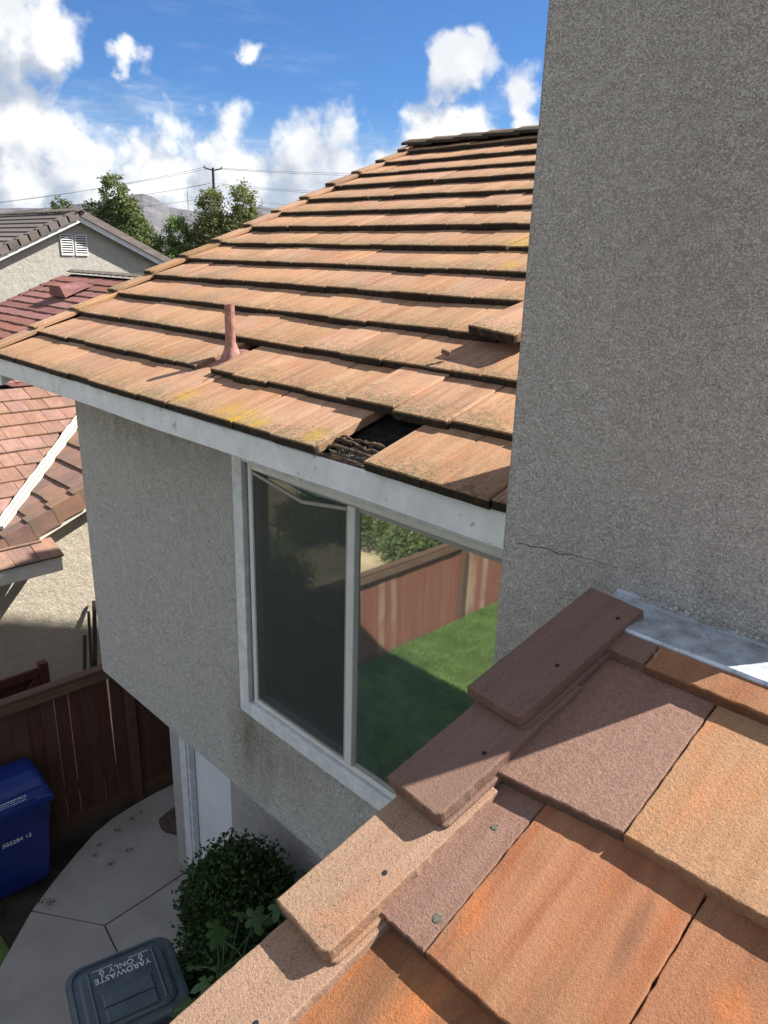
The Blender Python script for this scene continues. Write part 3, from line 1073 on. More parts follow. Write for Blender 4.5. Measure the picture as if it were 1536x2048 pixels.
def build_window():
    win = link(D.objects.new('window', None))
    attach(win, house, Matrix.Translation((-2.6, 2.39, -2.69)))
    # painted wood casing on the stucco
    def part(name, mb_boxes, mat, bev=.003):
        m = MB()
        for a, b in mb_boxes:
            m.box(a, b)
        me = m.mesh(name)
        if bev:
            bevel_mesh(me, bev, 1)
        return mesh_obj(name, me, win, None, mat)
    part('casing', [((-3.625, 2.358, -2.80), (-3.530, 2.392, -.93))], 'casing_paint')
    part('casing', [((-1.415, 2.358, -2.80), (-1.32, 2.392, -.93))], 'casing_paint')
    part('casing', [((-3.528, 2.356, -2.80), (-1.417, 2.392, -2.705))], 'casing_paint')
    part('casing', [((-3.528, 2.360, -1.12), (-1.417, 2.392, -.94))], 'casing_paint')
    # narrow metal frame, set back a little in the opening
    part('frame', [((-3.498, 2.380, -2.698), (-3.462, 2.46, -1.128)), ((-1.462, 2.380, -2.698), (-1.424, 2.46, -1.128)),
                   ((-3.462, 2.382, -2.698), (-1.462, 2.46, -2.662)), ((-3.462, 2.382, -1.160), (-1.462, 2.46, -1.128))], 'window_frame', .002)
    part('mullion', [((-2.632, 2.370, -2.661), (-2.576, 2.402, -1.161))], 'window_frame')
    part('sash', [((-2.5755, 2.386, -2.660), (-2.560, 2.41, -1.162)), ((-2.560, 2.386, -2.660), (-1.464, 2.41, -2.640)), ((-2.560, 2.386, -1.182), (-1.464, 2.41, -1.162)), ((-1.480, 2.386, -2.640), (-1.464, 2.41, -1.182))], 'screen_frame', .001)
    part('sash', [((-3.460, 2.416, -2.660), (-3.445, 2.45, -1.162)), ((-3.445, 2.416, -2.660), (-2.634, 2.45, -2.636)), ((-3.445, 2.416, -1.186), (-2.634, 2.45, -1.162))], 'screen_frame', .001)
    # glass
    MB().box((-2.5605, 2.394, -2.6405), (-1.479, 2.399, -1.1815)).build('pane', 'glass_reflective', win)
    MB().box((-3.446, 2.430, -2.637), (-2.633, 2.435, -1.185)).build('pane', 'glass_plain', win)
    # insect screen; its top bar is bent down in the middle
    bar = [(-3.428, -1.176), (-3.22, -1.200), (-3.02, -1.228), (-2.99, -1.230), (-2.80, -1.213), (-2.637, -1.200)]
    bar = [(x, -1.168 - (1 - abs((x + 3.005) / .42)) * .062 if abs(x + 3.005) < .42 else -1.168) for x in (-3.444, -3.3, -3.15, -3.03, -2.995, -2.9, -2.75, -2.637)]
    m = MB()
    m.loft([[(x, 2.378, z - .018), (x, 2.390, z - .018), (x, 2.390, z), (x, 2.378, z)] for x, z in bar])
    m.box((-3.460, 2.378, -2.660), (-3.446, 2.390, -1.165)).box((-2.648, 2.378, -2.644), (-2.634, 2.390, -1.20)).box((-3.446, 2.378, -2.660), (-2.634, 2.390, -2.645))
    m.build('screen_frame', 'screen_frame', win)
    m = MB()
    up = [(x, 2.384, z - .017) for x, z in bar]
    dn = [(x, 2.384, -2.646) for x, z in bar]
    for k in range(len(bar) - 1):
        m.poly([dn[k], dn[k + 1], up[k + 1], up[k]])
    m.build('insect_screen', 'insect_mesh', win, fix=False)
    # the dim room behind the glass
    r = MB()
    a, b = (-4.6, 2.535, -3.3), (-1.2, 6.0, -.95)
    x0, y0, z0 = a
    x1, y1, z1 = b
    r.poly([(x0, y1, z0), (x1, y1, z0), (x1, y1, z1), (x0, y1, z1)]).poly([(x0, y0, z0), (x0, y1, z0), (x0, y1, z1), (x0, y0, z1)]).poly([(x1, y0, z0), (x1, y1, z0), (x1, y1, z1), (x1, y0, z1)])
    r.poly([(x0, y0, z0), (x1, y0, z0), (x1, y1, z0), (x0, y1, z0)]).poly([(x0, y0, z1), (x1, y0, z1), (x1, y1, z1), (x0, y1, z1)])
    ro = r.build('room', 'room_wall', house, fix=False)
    ro['kind'] = 'structure'
    # curtain gathered to one side behind the left pane
    c = MB()
    rows = []
    for j in range(14):
        f = j / 13
        z = -1.0 - 1.05 * f
        row = []
        for i in range(40):
            u = i / 39
            wv = math.sin(u * 30 + f * 1.5) * .022 + math.sin(u * 13 + 1) * .012
            pin = 1 - .35 * math.exp(-((f - .55) / .3) ** 2)
            row.append((-3.06 + (u - .5) * .26 * pin, 2.60 + wv, z))
        rows.append(row)
    for row in rows:
        c.v += row
    for j in range(13):
        for i in range(39):
            a_ = j * 40 + i
            c.f.append((a_, a_ + 1, a_ + 41, a_ + 40))
    o = c.build('curtain', 'curtain_cloth', smooth=True, fix=False)
    tag(o, 'narrow white curtain hanging inside the window behind the screened pane', 'curtain')


build_window()


def build_vent():
    rnd = random.Random(2)
    v = MB()
    n = 18
    x, y = -3.77, 2.478
    zb = -.66
    ring = lambda r, z, wob=0: [(x + (r + wob * math.sin(3 * k + z * 60)) * math.cos(2 * PI * k / n), y + (r + wob * math.cos(5 * k + z * 40)) * math.sin(2 * PI * k / n), z) for k in range(n)]
    v.loft([ring(.029, zb), ring(.029, -.276), ring(.0235, -.276), ring(.0235, -.36)], True, True)
    p = v.build('vent_pipe', 'vent_paint', house, smooth=False)
    s = MB()
    s.loft([ring(.082, -.665, .008), ring(.072, -.62, .009), ring(.055, -.575, .007), ring(.042, -.535, .005), ring(.034, -.50, .003), ring(.033, -.49, .001)], False, False)
    s.build('flashing_boot', 'vent_paint', p, smooth=True)
    # base sheet of the boot lying in the gap, its lower corner curled over the course below
    sh = MB()
    rows = []
    for j in range(8):
        yy = 2.20 + .36 * j / 7
        z = ZE - .046 + (yy - YE) * TP - .004
        row = []
        for i in range(7):
            xx = -3.90 + .27 * i / 6 + (.02 if j == 0 else 0)
            bend = .012 * math.sin(i * 1.1 + j * .6) + (.022 * (1 - j / 2) if j < 2 else 0) + (0.012 if i in (0, 6) else 0)
            row.append((xx, yy + (0.02 * math.sin(i * 1.7) if j == 0 else 0), z + bend * .6 + .006))
        rows.append(row)
    for row in rows:
        sh.v += row
    for j in range(7):
        for i in range(6):
            a = j * 7 + i
            sh.f.append((a, a + 1, a + 8, a + 7))
    sh.build('flashing_sheet', 'vent_paint', p, smooth=True, fix=False)


build_vent()

# the lower roof in front of the chimney, on which the photographer stands
FY, FZ, FE = 0.728, -1.0735, 0.360


def fline(k):
    return FY + k * FE * CP, FZ + k * FE * SP


def rake_slab(w, l, t, rnd, ch):
    """rake tile plate: outer front corner square, inner front corner rounded off"""
    h = w / 2
    out = []

    def seg(p, q, n):
        for k in range(n):
            f = k / n
            out.append((p[0] + (q[0] - p[0]) * f, p[1] + (q[1] - p[1]) * f))
    seg((-h, l), (-h, 0), 26)
    seg((-h, 0), (h - ch, 0), 16)
    for k in range(4):
        a = -PI / 2 + PI / 2 * k / 4
        out.append((h - ch + ch * math.cos(a), ch + ch * math.sin(a)))
    seg((h, ch), (h, l), 30)
    seg((h, l), (-h, l), 8)
    n = len(out)
    rough = [rnd.uniform(-1, 1) * .0007 for _ in out]

    def ring(inset, z, amp):
        r = []
        for k, (x, y) in enumerate(out):
            px, py = out[k - 1]
            qx, qy = out[(k + 1) % n]
            d = Vector((qy - py, -(qx - px)))
            d = d.normalized() if d.length > 0 else Vector((0, 0))
            j = rough[k] * amp + rnd.uniform(-1, 1) * .0003 * amp - inset
            r.append((x + d.x * j, y + d.y * j, z + rnd.uniform(-1, 1) * .0004 * amp))
        return r
    return MB().loft([ring(0.001, -t, 1), ring(0, -t * .75, 1.6), ring(0, -t * .45, 1.6), ring(0, -.004, 1.2), ring(.001, -.0013, .8), ring(.0035, 0, .3)])


def build_lower_roof():
    rnd = random.Random(23)
    ya, za = fline(-4)
    yb = 1.60
    zb = FZ + (yb - FY) * TP
    dk = MB().prism([(ya + .05, za - .09), (yb, zb - .09), (yb, zb - .14), (ya + .05, za - .14)], 0, -.80, 4.3).build('lower_roof', 'felt', house)
    # continues up the slope right of the chimney
    zt = FZ + (6.5 - FY) * TP
    MB().prism([(1.605, zb - .03), (6.5, zt - .03), (11.3, zb - .03), (11.3, zb - .12), (6.5, zt - .12), (1.605, zb - .12)], 0, -.352, 4.3).build('upper_roof_slope', 'tile_brown', house)
    tilt = R_(18.0)
    t_ = .044
    spec = {0: {0: 'tile_mauve', 1: 'tile_orange', 2: 'tile_orange'}, 1: {0: 'tile_mauve', 1: 'tile_tan', 2: 'tile_orange'}, 2: {0: 'tile_umber', 1: 'tile_orange', 2: 'tile_orange'}, -1: {0: 'tile_orange', 1: 'tile_orange', 2: 'tile_orange'}}
    for row in (2, 1, 0, -1):
        y, z = fline(row)
        xs = [-.759, -.607, -.303, .002, .307, .612, .917] if row == 0 else [-.742, -.453, -.148, .157, .462, .767]
        if row == 2:
            xs = [-.745, -.607, -.303, .002, .307, .612, .917]
        if row == -1:
            xs = [-.757, -.455, -.150, .155, .460, .765]
        for k in range(len(xs) - 1):
            xa, xb = xs[k], xs[k + 1]
            mat = spec[row].get(k, rnd.choice(['tile_orange', 'tile_sand', 'tile_orange']))
            L = .43 if row < 2 else .080
            me = slab_tile(xb - xa - .003, L, t_, rnd, 26, 20, .0013, .0028, 0.0, 2).mesh('tile')
            rz = rnd.gauss(0, .002)
            dy = rnd.gauss(0, .002)
            if row == 1 and k == 0:
                for vv in me.vertices:
                    vv.co.y += .095 * (vv.co.x - .145) * (1 - vv.co.y / .43)
            if row == 2 and k == 0:
                dy = .004
            M = Matrix.Translation(((xa + xb) / 2, y + dy, z + rnd.gauss(0, .0012))) @ Matrix.Rotation(tilt, 4, 'X') @ Matrix.Rotation(rz, 4, 'Z') @ Matrix.Rotation(rnd.gauss(0, .002), 4, 'Y')
            mesh_obj('tile', me, dk, M, mat)
    # the courses towards the eave lie below the picture; joined
    m = MB()
    for row in (-2, -3, -4):
        y, z = fline(row)
        for k in range(16):
            xa = -.757 + k * .305 + (0 if row % 2 else -.15)
            if xa + .3 < -.7:
                continue
            M = Matrix.Translation((max(xa, -.757) + .15, y, z)) @ Matrix.Rotation(tilt, 4, 'X')
            m.box((-.15, 0, -t_), (.15, .43, 0), M)
    for row in (-1, 0, 1, 2):
        y, z = fline(row)
        for k in range(10):
            M = Matrix.Translation((1.10 + k * .305, y, z)) @ Matrix.Rotation(tilt, 4, 'X')
            m.box((-.15, 0, -t_), (.15, .43 if row < 2 else .08, 0), M)
    o = m.build('tile_field', 'tile_orange', dk)
    o['kind'] = 'stuff'
    # rake tiles: each overlaps the one below it
    fronts = [(-.20, -1.435), (.065, -1.32), (.335, -1.20), (.613, -1.080), (.883, -.962), (1.117, -.856)]
    mats = ['tile_sand', 'tile_sand', 'tile_sand', 'tile_sand', 'tile_umber', 'tile_umber']  # upper two in umber: the chimney's shade put into their colour
    for (y, z), mt in zip(fronts, mats):
        mb = rake_slab(.142, .430, .030, rnd, .016)
        # inner lip: a second, slightly wider layer under the top plate
        lip = rake_slab(.146, .434, .017, rnd, .012)
        off = len(mb.v)
        mb.v += [(p[0] + .0055, p[1] + .006, p[2] - .0302) for p in lip.v]
        mb.f += [tuple(i + off for i in f) for f in lip.f]
        mb.box((-.070, .012, -.15), (-.046, .425, -.036))
        rz = -.065 + rnd.gauss(0, .008)
        M = Matrix.Translation((-.791 + rnd.gauss(0, .002), y, z)) @ Matrix.Rotation(R_(16.0), 4, 'X') @ Matrix.Rotation(rz, 4, 'Z') @ Matrix.Rotation(rnd.gauss(0, .012), 4, 'Y')
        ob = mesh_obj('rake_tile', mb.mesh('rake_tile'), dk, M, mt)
        for hx, hy in ((.036, .165),) + (((.045, .37),) if y > 1.1 else ()):
            hm = MB()
            hm.loft([[(hx + r * math.cos(2 * PI * k / 10), hy + r * 1.1 * math.sin(2 * PI * k / 10), zz) for k in range(10)] for r, zz in ((.0052, .0006), (.0040, .0008), (.0034, .0010))], True, True)
            h = mesh_obj('nail_hole', hm.mesh('nail_hole'), ob, M.copy(), 'rubber')
    # galvanised apron flashing against the chimney
    fl = MB()
    rows = []
    nx = 60
    for i in range(nx + 1):
        x = -.80 + 1.2 * i / nx
        wv = .0012 * math.sin(x * 23) + .0007 * math.sin(x * 61)
        rows.append([(x, 1.6195, -.757 + wv), (x, 1.612, -.762 + wv), (x, 1.600, -.766 + wv), (x, 1.53, -.767 + wv * .8), (x, 1.462, -.768 + wv * .4), (x, 1.458, -.774), (x, 1.459, -.781), (x, 1.466, -.781), (x, 1.468, -.775), (x, 1.53, -.778), (x, 1.612, -.79)])
    fl.loft(rows, False, False)
    fl.build('flashing', 'galvanised', dk)
    # ragged stucco edge and bits of straw over the flashing
    m = MB()
    for k in range(160):
        x = -.74 + .75 * rnd.random()
        r = rnd.uniform(.003, .009)
        m.tube([(x, 1.616, -.757 + rnd.uniform(-.006, .004)), (x + r, 1.612, -.757 + rnd.uniform(-.010, .002))], [r, r * .6], 5)
    m.build('stucco_edge', 'stucco_chimney', dk)
    m = MB()
    for x, y, z, a, L in ((-.585, 1.595, -.757, .3, .05), (-.565, 1.60, -.755, -.5, .045), (-.50, 1.605, -.752, 1.3, .03), (-.605, 1.43, -.783, 1.2, .05)):
        m.tube([(x, y, z), (x + L * .5 * math.cos(a), y - .2 * L, z + .006), (x + L * math.cos(a), y - L * .6 * math.sin(a), z + .001)], .0012, 5)
    m.build('straw', 'twig', dk)
    for x, y, z, r in ((-.626, .781, -1.0562, .0085), (-.654, .968, -.9955, .0065)):
        m = MB()
        pts = [(r * (1 + .18 * math.sin(3 * a + x * 90)) * math.cos(a), r * 1.2 * (1 + .15 * math.cos(2 * a)) * math.sin(a)) for a in [2 * PI * k / 16 for k in range(16)]]
        m.loft([[(p, q, -.001) for p, q in pts], [(p * .9, q * .9, .0004) for p, q in pts]])
        mesh_obj('lichen_spot', m.mesh('lichen_spot'), dk, Matrix.Translation((x, y, z - .0007)) @ Matrix.Rotation(R_(18), 4, 'X'), 'lichen_grey')
    boxpart('rake_board', (-.845, -.6, -2.3), (-.80, -.55, -1.9), 'white_paint', dk)


build_lower_roof()

# ------------------------------------------------------------------ neighbour's house beyond the fence
def nline(y):
    return .4167 * y - 4.797


def build_neighbour():
    rnd = random.Random(31)
    nh = thing('neighbour_house', 'cream stucco neighbour house with salmon tiles, a white valley and deep red tiles further back', 'house', (-12, 8, GZ))
    TN = R_(22.62)
    tilt = R_(17.3)
    cN, sN = math.cos(TN), math.sin(TN)
    yr = 9.95
    zr = nline(yr)
    # gable part: wall and roof deck
    zt = lambda y: nline(min(y, 2 * yr - y)) - .14
    gw = MB()
    gw.prism([(2.62, -6.1), (2.62, zt(2.62)), (yr, zt(yr)), (2 * yr - 2.62, zt(2.62)), (2 * yr - 2.62, -6.1)], 0, -23.4, -10.15)
    gw.build('gable_wall', 'stucco_cream', nh)
    rd = MB().prism([(2.66, zt(2.66) + .06), (yr, zt(yr) + .06), (2 * yr - 2.5, zt(2.66) + .06), (2 * yr - 2.5, zt(2.66)), (yr, zt(yr) + .005), (2.66, zt(2.66) + .005)], 0, -23.5, -9.87).build('gable_roof', 'felt', nh)
    # side part: its slope falls towards the fence
    zs = lambda x: -7.786 - .4167 * x
    sw = MB().prism([(-18.3, -6.1), (-18.3, zs(-9.7) - .3), (-13.5, zs(-13.5) - .16), (-10.15, zs(-10.15) - .16), (-10.15, -6.1)], 1, .6, 2.61)
    sw.build('side_wall', 'stucco_cream', nh)
    sr = MB().prism([(-9.53, zs(-9.53) - .09), (-13.5, zs(-13.5) - .09), (-17.5, zs(-9.5) - .09), (-17.5, zs(-9.5) - .14), (-13.5, zs(-13.5) - .15), (-9.53, zs(-9.53) - .14)], 1, .25, 5.4)
    # cut so that nothing pokes through the gable's wall side
    sr = MB().prism([(-10.2, zs(-10.2) - .09), (-13.5, zs(-13.5) - .09), (-17.5, zs(-9.5) - .09), (-17.5, zs(-9.5) - .14), (-13.5, zs(-13.5) - .15), (-10.2, zs(-10.2) - .14)], 1, .25, 6.6)
    sr.prism([(-9.58, zs(-9.58) - .09), (-10.19, zs(-10.19) - .09), (-10.19, zs(-10.19) - .14), (-9.58, zs(-9.58) - .14)], 1, .25, 3.52)
    so = sr.build('side_roof', 'felt', nh)
    vs = [slab_tile(.302, .43, .028, rnd, 2, 3, .002, .004).mesh('tile') for _ in range(5)]
    ve = [slab_tile(.302, .43, .028, rnd, 2, 3, .002, .004).mesh('tile') for _ in range(3)]
    vn = [slab_tile(.302, .43, .042, rnd, 2, 3, .002, .004).mesh('tile') for _ in range(5)]
    e = .343
    for row in range(12):
        x = -9.5 - row * e * cN
        z = zs(x)
        yend = 3.52 if row < 2 else 3.0 + (-10.2 - x) + .35
        y = yend
        off = .15 if row % 2 else 0
        k = 0
        yy = 3.55 - off if row < 2 else 3.55 + math.floor((yend - 3.55) / .305) * .305 - off
        while yy > .4:
            ya = yy - .305
            M = Matrix.Translation((x + rnd.gauss(0, .004), (yy + ya) / 2, z + rnd.gauss(0, .002))) @ Matrix.Rotation(PI / 2, 4, 'Z') @ Matrix.Rotation(tilt, 4, 'X') @ Matrix.Rotation(rnd.gauss(0, .004), 4, 'Z')
            mesh_obj('tile', rnd.choice(ve if row < 2 else vs), so, M, 'tile_brown' if row < 2 else 'tile_salmon')  # lowest rows in darker brown, shade put into their colour
            yy = ya
    for k in range(20):
        y = .3 + k * .3
        m = MB()
        for s in (-1, 1):
            m.loft([[(0, 0, .015), (s * .13, 0, -.04), (s * .13, 0, -.065), (0, 0, -.015)], [(0, .36, 0), (s * .13, .36, -.055), (s * .13, .36, -.08), (0, .36, -.03)]])
        mesh_obj('ridge_tile', m.mesh('ridge_tile'), so, Matrix.Translation((-13.45, y, zs(-13.5) + .06)), 'tile_red')
    # gable tiles near the rake (brown) and red ones towards the far end
    for row in range(8):
        y = 2.70 + row * e * cN
        z = nline(y) + .008
        xv = -10.2 - (y - 3.0) - .25        # the valley
        xx = -10.06 + (.15 if row % 2 else 0)
        xx = min(xx, -10.02)
        while xx > xv:
            M = Matrix.Translation((xx - .1525, y + rnd.gauss(0, .004), z + rnd.gauss(0, .002))) @ Matrix.Rotation(tilt, 4, 'X') @ Matrix.Rotation(rnd.gauss(0, .004), 4, 'Z')
            mesh_obj('tile', rnd.choice(vn), rd, M, 'tile_brown')
            xx -= .305
    for row in range(8, 22):
        y = 2.70 + row * e * cN
        z = nline(y)
        if y > yr - .1:
            break
        m = MB()
        xx = -10.05
        while xx > -23.3:
            m.box((-.150 + xx + 16.7, rnd.gauss(0, .006), -.03), (.150 + xx + 16.7, .42, rnd.gauss(0, .003)))
            xx -= .305
        m.build('tile_course', 'tile_red', rd, world=Matrix.Translation((-16.7, y, z)) @ Matrix.Rotation(tilt, 4, 'X'))
    # rake tiles, near end and far end; ridge caps
    def rake_me(sgn):
        m = slab_tile(.21, .43, .03, rnd, 3, 3, .003, .005)
        m.box((sgn * .1055 - .022 * (sgn > 0), .004, -.25), (sgn * .1055 + .022 * (sgn < 0), .43, -.0005))
        return m.mesh('rake_tile')
    ra, rb = rake_me(1), rake_me(-1)
    for n in range(22):
        y = 2.62 + n * e * cN
        if y > yr - .1:
            break
        mesh_obj('rake_tile', ra, rd, Matrix.Translation((-9.955, y, nline(y) + .035)) @ Matrix.Rotation(R_(18.3), 4, 'X'), 'tile_brown')
        if n > 12:
            mesh_obj('rake_tile', rb, rd, Matrix.Translation((-23.4, y, nline(y) + .035)) @ Matrix.Rotation(R_(18.3), 4, 'X'), 'tile_red')
    for k in range(38):
        m = MB()
        for s in (-1, 1):
            m.loft([[(0, 0, .02), (0, s * .14, -.04), (0, s * .14, -.07), (0, 0, -.015)], [(.4, 0, 0), (.4, s * .14, -.06), (.4, s * .14, -.09), (.4, 0, -.03)]])
        mesh_obj('ridge_tile', m.mesh('ridge_tile'), rd, Matrix.Translation((-23.5 + k * .355, yr, zr + .05)), 'tile_charcoal')
    # metal valley
    v = MB()
    n = 40
    L = []
    for k in range(n + 1):
        f = k / n
        x = -10.17 - 3.2 * f
        y = 3.0 + 3.2 * f
        z = nline(y) + .035
        wv = rnd.uniform(-.014, .014)
        L.append([(x - .046 + wv, y - .046 + rnd.uniform(-.01, .01), z + .035), (x - .02, y - .02, z + .012), (x, y, z + .045), (x + .025, y + .025, z + .012), (x + .042 + rnd.uniform(-.006, .006), y + .042, z + .028), (x + .05, y + .05, z - .03), (x - .05, y - .05, z - .03)])
    v.loft(L)
    v.build('valley_flashing', 'mortar_white', nh)
    # boards
    fb = MB()
    ya, yb = 2.70, yr
    fb.loft([[(-9.93, y, nline(y) - .33), (-9.885, y, nline(y) - .33), (-9.885, y, nline(y) - .12), (-9.93, y, nline(y) - .12)] for y in (ya, yb)])
    fb.build('rake_board', 'cream_trim', nh)
    ef = MB().box((-9.60, .25, -4.06), (-9.540, 3.53, -3.855)).box((-10.15, 3.49, -4.04), (-9.61, 3.53, -3.88))
    ef.build('fascia', 'cream_trim', nh)
    # red hood vent on the red slope
    vy = 8.8
    rv = MB()
    vz = nline(vy)
    rv.loft([[(-21.5, vy - .35, vz - .1), (-20.5, vy - .35, vz - .1), (-20.5, vy + .45, vz + .22), (-21.5, vy + .45, vz + .22)], [(-21.35, vy - .42, vz + .18), (-20.65, vy - .42, vz + .18), (-20.75, vy + .3, vz + .26), (-21.25, vy + .3, vz + .26)]])
    rv.build('roof_vent', 'tile_red', nh)


build_neighbour()


def build_grey_house():
    rnd = random.Random(37)
    gh = thing('grey_house', 'pale gabled house with charcoal tiles and paired white louvre vents in the distance', 'house', (-30, 11.5, GZ))
    yc, zc, k = 11.47, 1.16, .47
    zl = lambda y: zc - k * abs(y - yc)
    W = 6.2
    MB().prism([(yc - W, -6.1), (yc - W, zl(yc - W) - .25), (yc, zc - .22), (yc + W, zl(yc + W) - .25), (yc + W, -6.1)], 0, -37, -26.3).build('wall', 'stucco_far', gh)
    pts = [(yc - W - .5, zl(yc - W - .5) - .05), (yc, zc - .05), (yc + W + .5, zl(yc + W + .5) - .05), (yc + W + .5, zl(yc + W + .5) - .16), (yc, zc - .17), (yc - W - .5, zl(yc - W - .5) - .16)]
    rf = MB().prism(pts, 0, -37.3, -25.98).build('roof', 'tile_charcoal', gh)
    ang = math.atan(k)
    ca = math.cos(ang)
    e = .36
    for sgn in (-1, 1):
        for row in range(20):
            s = row * e
            y = yc + sgn * (W + .5 - s * ca)
            if abs(y - yc) < .15:
                break
            z = zl(y) + .02
            m = MB().box((-5.45, 0, -.045), (5.45, .42, 0))
            M = Matrix.Translation((-31.6, y, z)) @ (Matrix.Rotation(PI, 4, 'Z') if sgn > 0 else Matrix.Identity(4)) @ Matrix.Rotation(ang - .10, 4, 'X')
            mesh_obj('tile_course', m.mesh('tile_course'), rf, M, 'tile_charcoal')
            if sgn > 0:
                continue
            r = MB().box((-.13, 0, -.05), (.13, .42, 0)).box((.108, .002, -.24), (.1305, .42, -.001)) if sgn < 0 else MB().box((-.13, 0, -.05), (.13, .42, 0)).box((-.1305, .002, -.24), (-.108, .42, -.001))
            M = Matrix.Translation((-26.06, y - sgn * 0, z + .06)) @ (Matrix.Rotation(PI, 4, 'Z') if sgn > 0 else Matrix.Identity(4)) @ Matrix.Rotation(ang - .07, 4, 'X')
            mesh_obj('rake_tile', r.mesh('rake_tile'), rf, M, 'tile_charcoal')
    rk = MB()
    rk.loft([[(-26.2, y, zl(y) - .16), (-25.93, y, zl(y) - .16), (-25.93, y, zl(y) + .07), (-26.2, y, zl(y) + .09)] for y in (yc, yc + W + .5)])
    rk.build('rake_strip', 'tile_charcoal', rf)
    for i in range(30):
        m = MB()
        for s in (-1, 1):
            m.loft([[(0, 0, .03), (0, s * .14, -.045), (0, s * .14, -.08), (0, 0, -.01)], [(.4, 0, 0), (.4, s * .14, -.075), (.4, s * .14, -.11), (.4, 0, -.04)]])
        mesh_obj('ridge_tile', m.mesh('ridge_tile'), rf, Matrix.Translation((-37.0 + i * .37, yc, zc + .07)), 'tile_charcoal')
    fb = MB()
    for sgn in (-1, 1):
        fb.loft([[(-26.06, y, zl(y) - .34), (-26.0, y, zl(y) - .34), (-26.0, y, zl(y) - .165), (-26.06, y, zl(y) - .165)] for y in (yc, yc + sgn * (W + .45))])
    fb.build('rake_board', 'white_trim', gh)
    for y0 in (10.88, 11.36):
        v = MB()
        z0, z1 = -.20, .40
        w = .36
        X = -26.3
        v.box((X, y0 - .03, z0 - .03), (X + .04, y0, z1 + .03)).box((X, y0 + w, z0 - .03), (X + .04, y0 + w + .03, z1 + .03)).box((X, y0, z1), (X + .04, y0 + w, z1 + .03)).box((X, y0, z0 - .03), (X + .04, y0 + w, z0))
        vo = v.build('gable_vent', 'white_trim', gh)
        boxpart('vent_back', (X + .002, y0, z0), (X + .006, y0 + w, z1), 'dark_metal', vo)
        for q in range(8):
            zz = z0 + .004 + q * (z1 - z0) / 8
            M = Matrix.Translation((X + .022, y0 + w / 2, zz + .022)) @ Matrix.Rotation(R_(40), 4, 'Y')
            mesh_obj('slat', MB().box((-.03, -w / 2, -.004), (.03, w / 2, .004)).mesh('slat'), vo, M, 'white_trim')
    MB().tube([(-31, 10.2, .4), (-31, 10.2, 1.25)], .045, 8).build('vent_pipe', 'dark_metal', gh)


build_grey_house()

# ------------------------------------------------------------------ fence
def build_fence():
    rnd = random.Random(41)
    f = thing('fence', 'tall weathered reddish wooden board fence beside the concrete path', 'fence', (-7.1, -2, GZ))
    bm = [MB().box((-.010, -.068, 0), (.010, .068, 1.72)).mesh('board') for _ in range(3)]
    bd = [MB().box((-.010, -.068, 0), (.010, .068, 1.72)).mesh('board') for _ in range(3)]
    y = 5.4
    k = 0
    while y > -9.5:
        gap = rnd.uniform(.001, .006)
        if 1.9 < y < 2.9:
            gap = rnd.uniform(.003, .012)
        M = Matrix.Translation((-7.10 + rnd.gauss(0, .003), y, -5.98 + rnd.uniform(-.01, .015))) @ Matrix.Rotation(rnd.gauss(0, .005), 4, 'X') @ Matrix.Rotation(rnd.gauss(0, .02), 4, 'Z')
        mesh_obj('board', rnd.choice(bm if y < -1.5 else bd), f, M, 'fence_wood' if y < -1.5 else 'fence_wood_shaded')
        y -= .136 + gap
        k += 1
    boxpart('rail', (-7.065, -9.5, -4.335), (-7.022, 5.4, -4.25), 'fence_rail', f)
    boxpart('cap_rail', (-7.15, -9.5, -4.245), (-7.035, 5.4, -4.21), 'fence_rail', f)
    boxpart('rail', (-7.175, -9.5, -5.60), (-7.135, 5.4, -5.51), 'fence_rail', f)
    boxpart('kick_board', (-7.085, -9.5, -6.02), (-7.055, 5.4, -5.86), 'fence_rail', f)
    for y in (3.15, .75, -1.65, -4.05, -6.45, -8.85):
        boxpart('post', (-7.085, y - .045, -6.1), (-6.99, y + .045, -4.34), 'fence_rail', f, .006)


build_fence()


def build_side_yard():
    rnd = random.Random(43)
    g = thing('wooden_gate', 'dark red wooden gate with diagonal brace beyond the fence', 'gate', (-8.5, 1.9, GZ))
    for k in range(13):
        y = .95 + k * .146
        boxpart('board', (-8.53, y, -5.95), (-8.51, y + .142, -4.78), 'gate_wood', g)
    boxpart('frame', (-8.505, .95, -4.87), (-8.465, 2.72, -4.76), 'gate_wood', g)
    boxpart('frame', (-8.505, .95, -5.80), (-8.465, 2.72, -5.69), 'gate_wood', g)
    boxpart('post', (-8.54, 2.72, -6.05), (-8.44, 2.82, -4.70), 'gate_wood', g, .005)
    a, b = Vector((-8.455, 1.9, -5.68)), Vector((-8.455, 2.70, -4.88))
    d = (b - a).normalized()
    M = Matrix.Translation((a + b) / 2) @ Matrix.Rotation(math.atan2(d.z, d.y), 4, 'X')
    mesh_obj('brace', MB().box((-.012, -.56, -.045), (.012, .56, .045)).mesh('brace'), g, M, 'gate_wood')
    poles = (((-9.75, 3.72, -5.98), (-10.08, 3.93, -5.38), .025, 'short dark pole leaning against the cream neighbour wall'),
             ((-9.70, 3.86, -5.98), (-10.08, 4.12, -4.88), .032, 'long dark pole leaning nearest the grey house corner'),
             ((-9.66, 3.80, -5.98), (-10.08, 4.02, -5.02), .022, 'thin dark pole leaning between two other poles'))
    for a, b, r, lab in poles:
        o = MB().tube([a, b], r, 8).build('leaning_pole', 'pole_wood')
        tag(o, lab, 'pole', 'poles leaning on the neighbour wall')


build_side_yard()

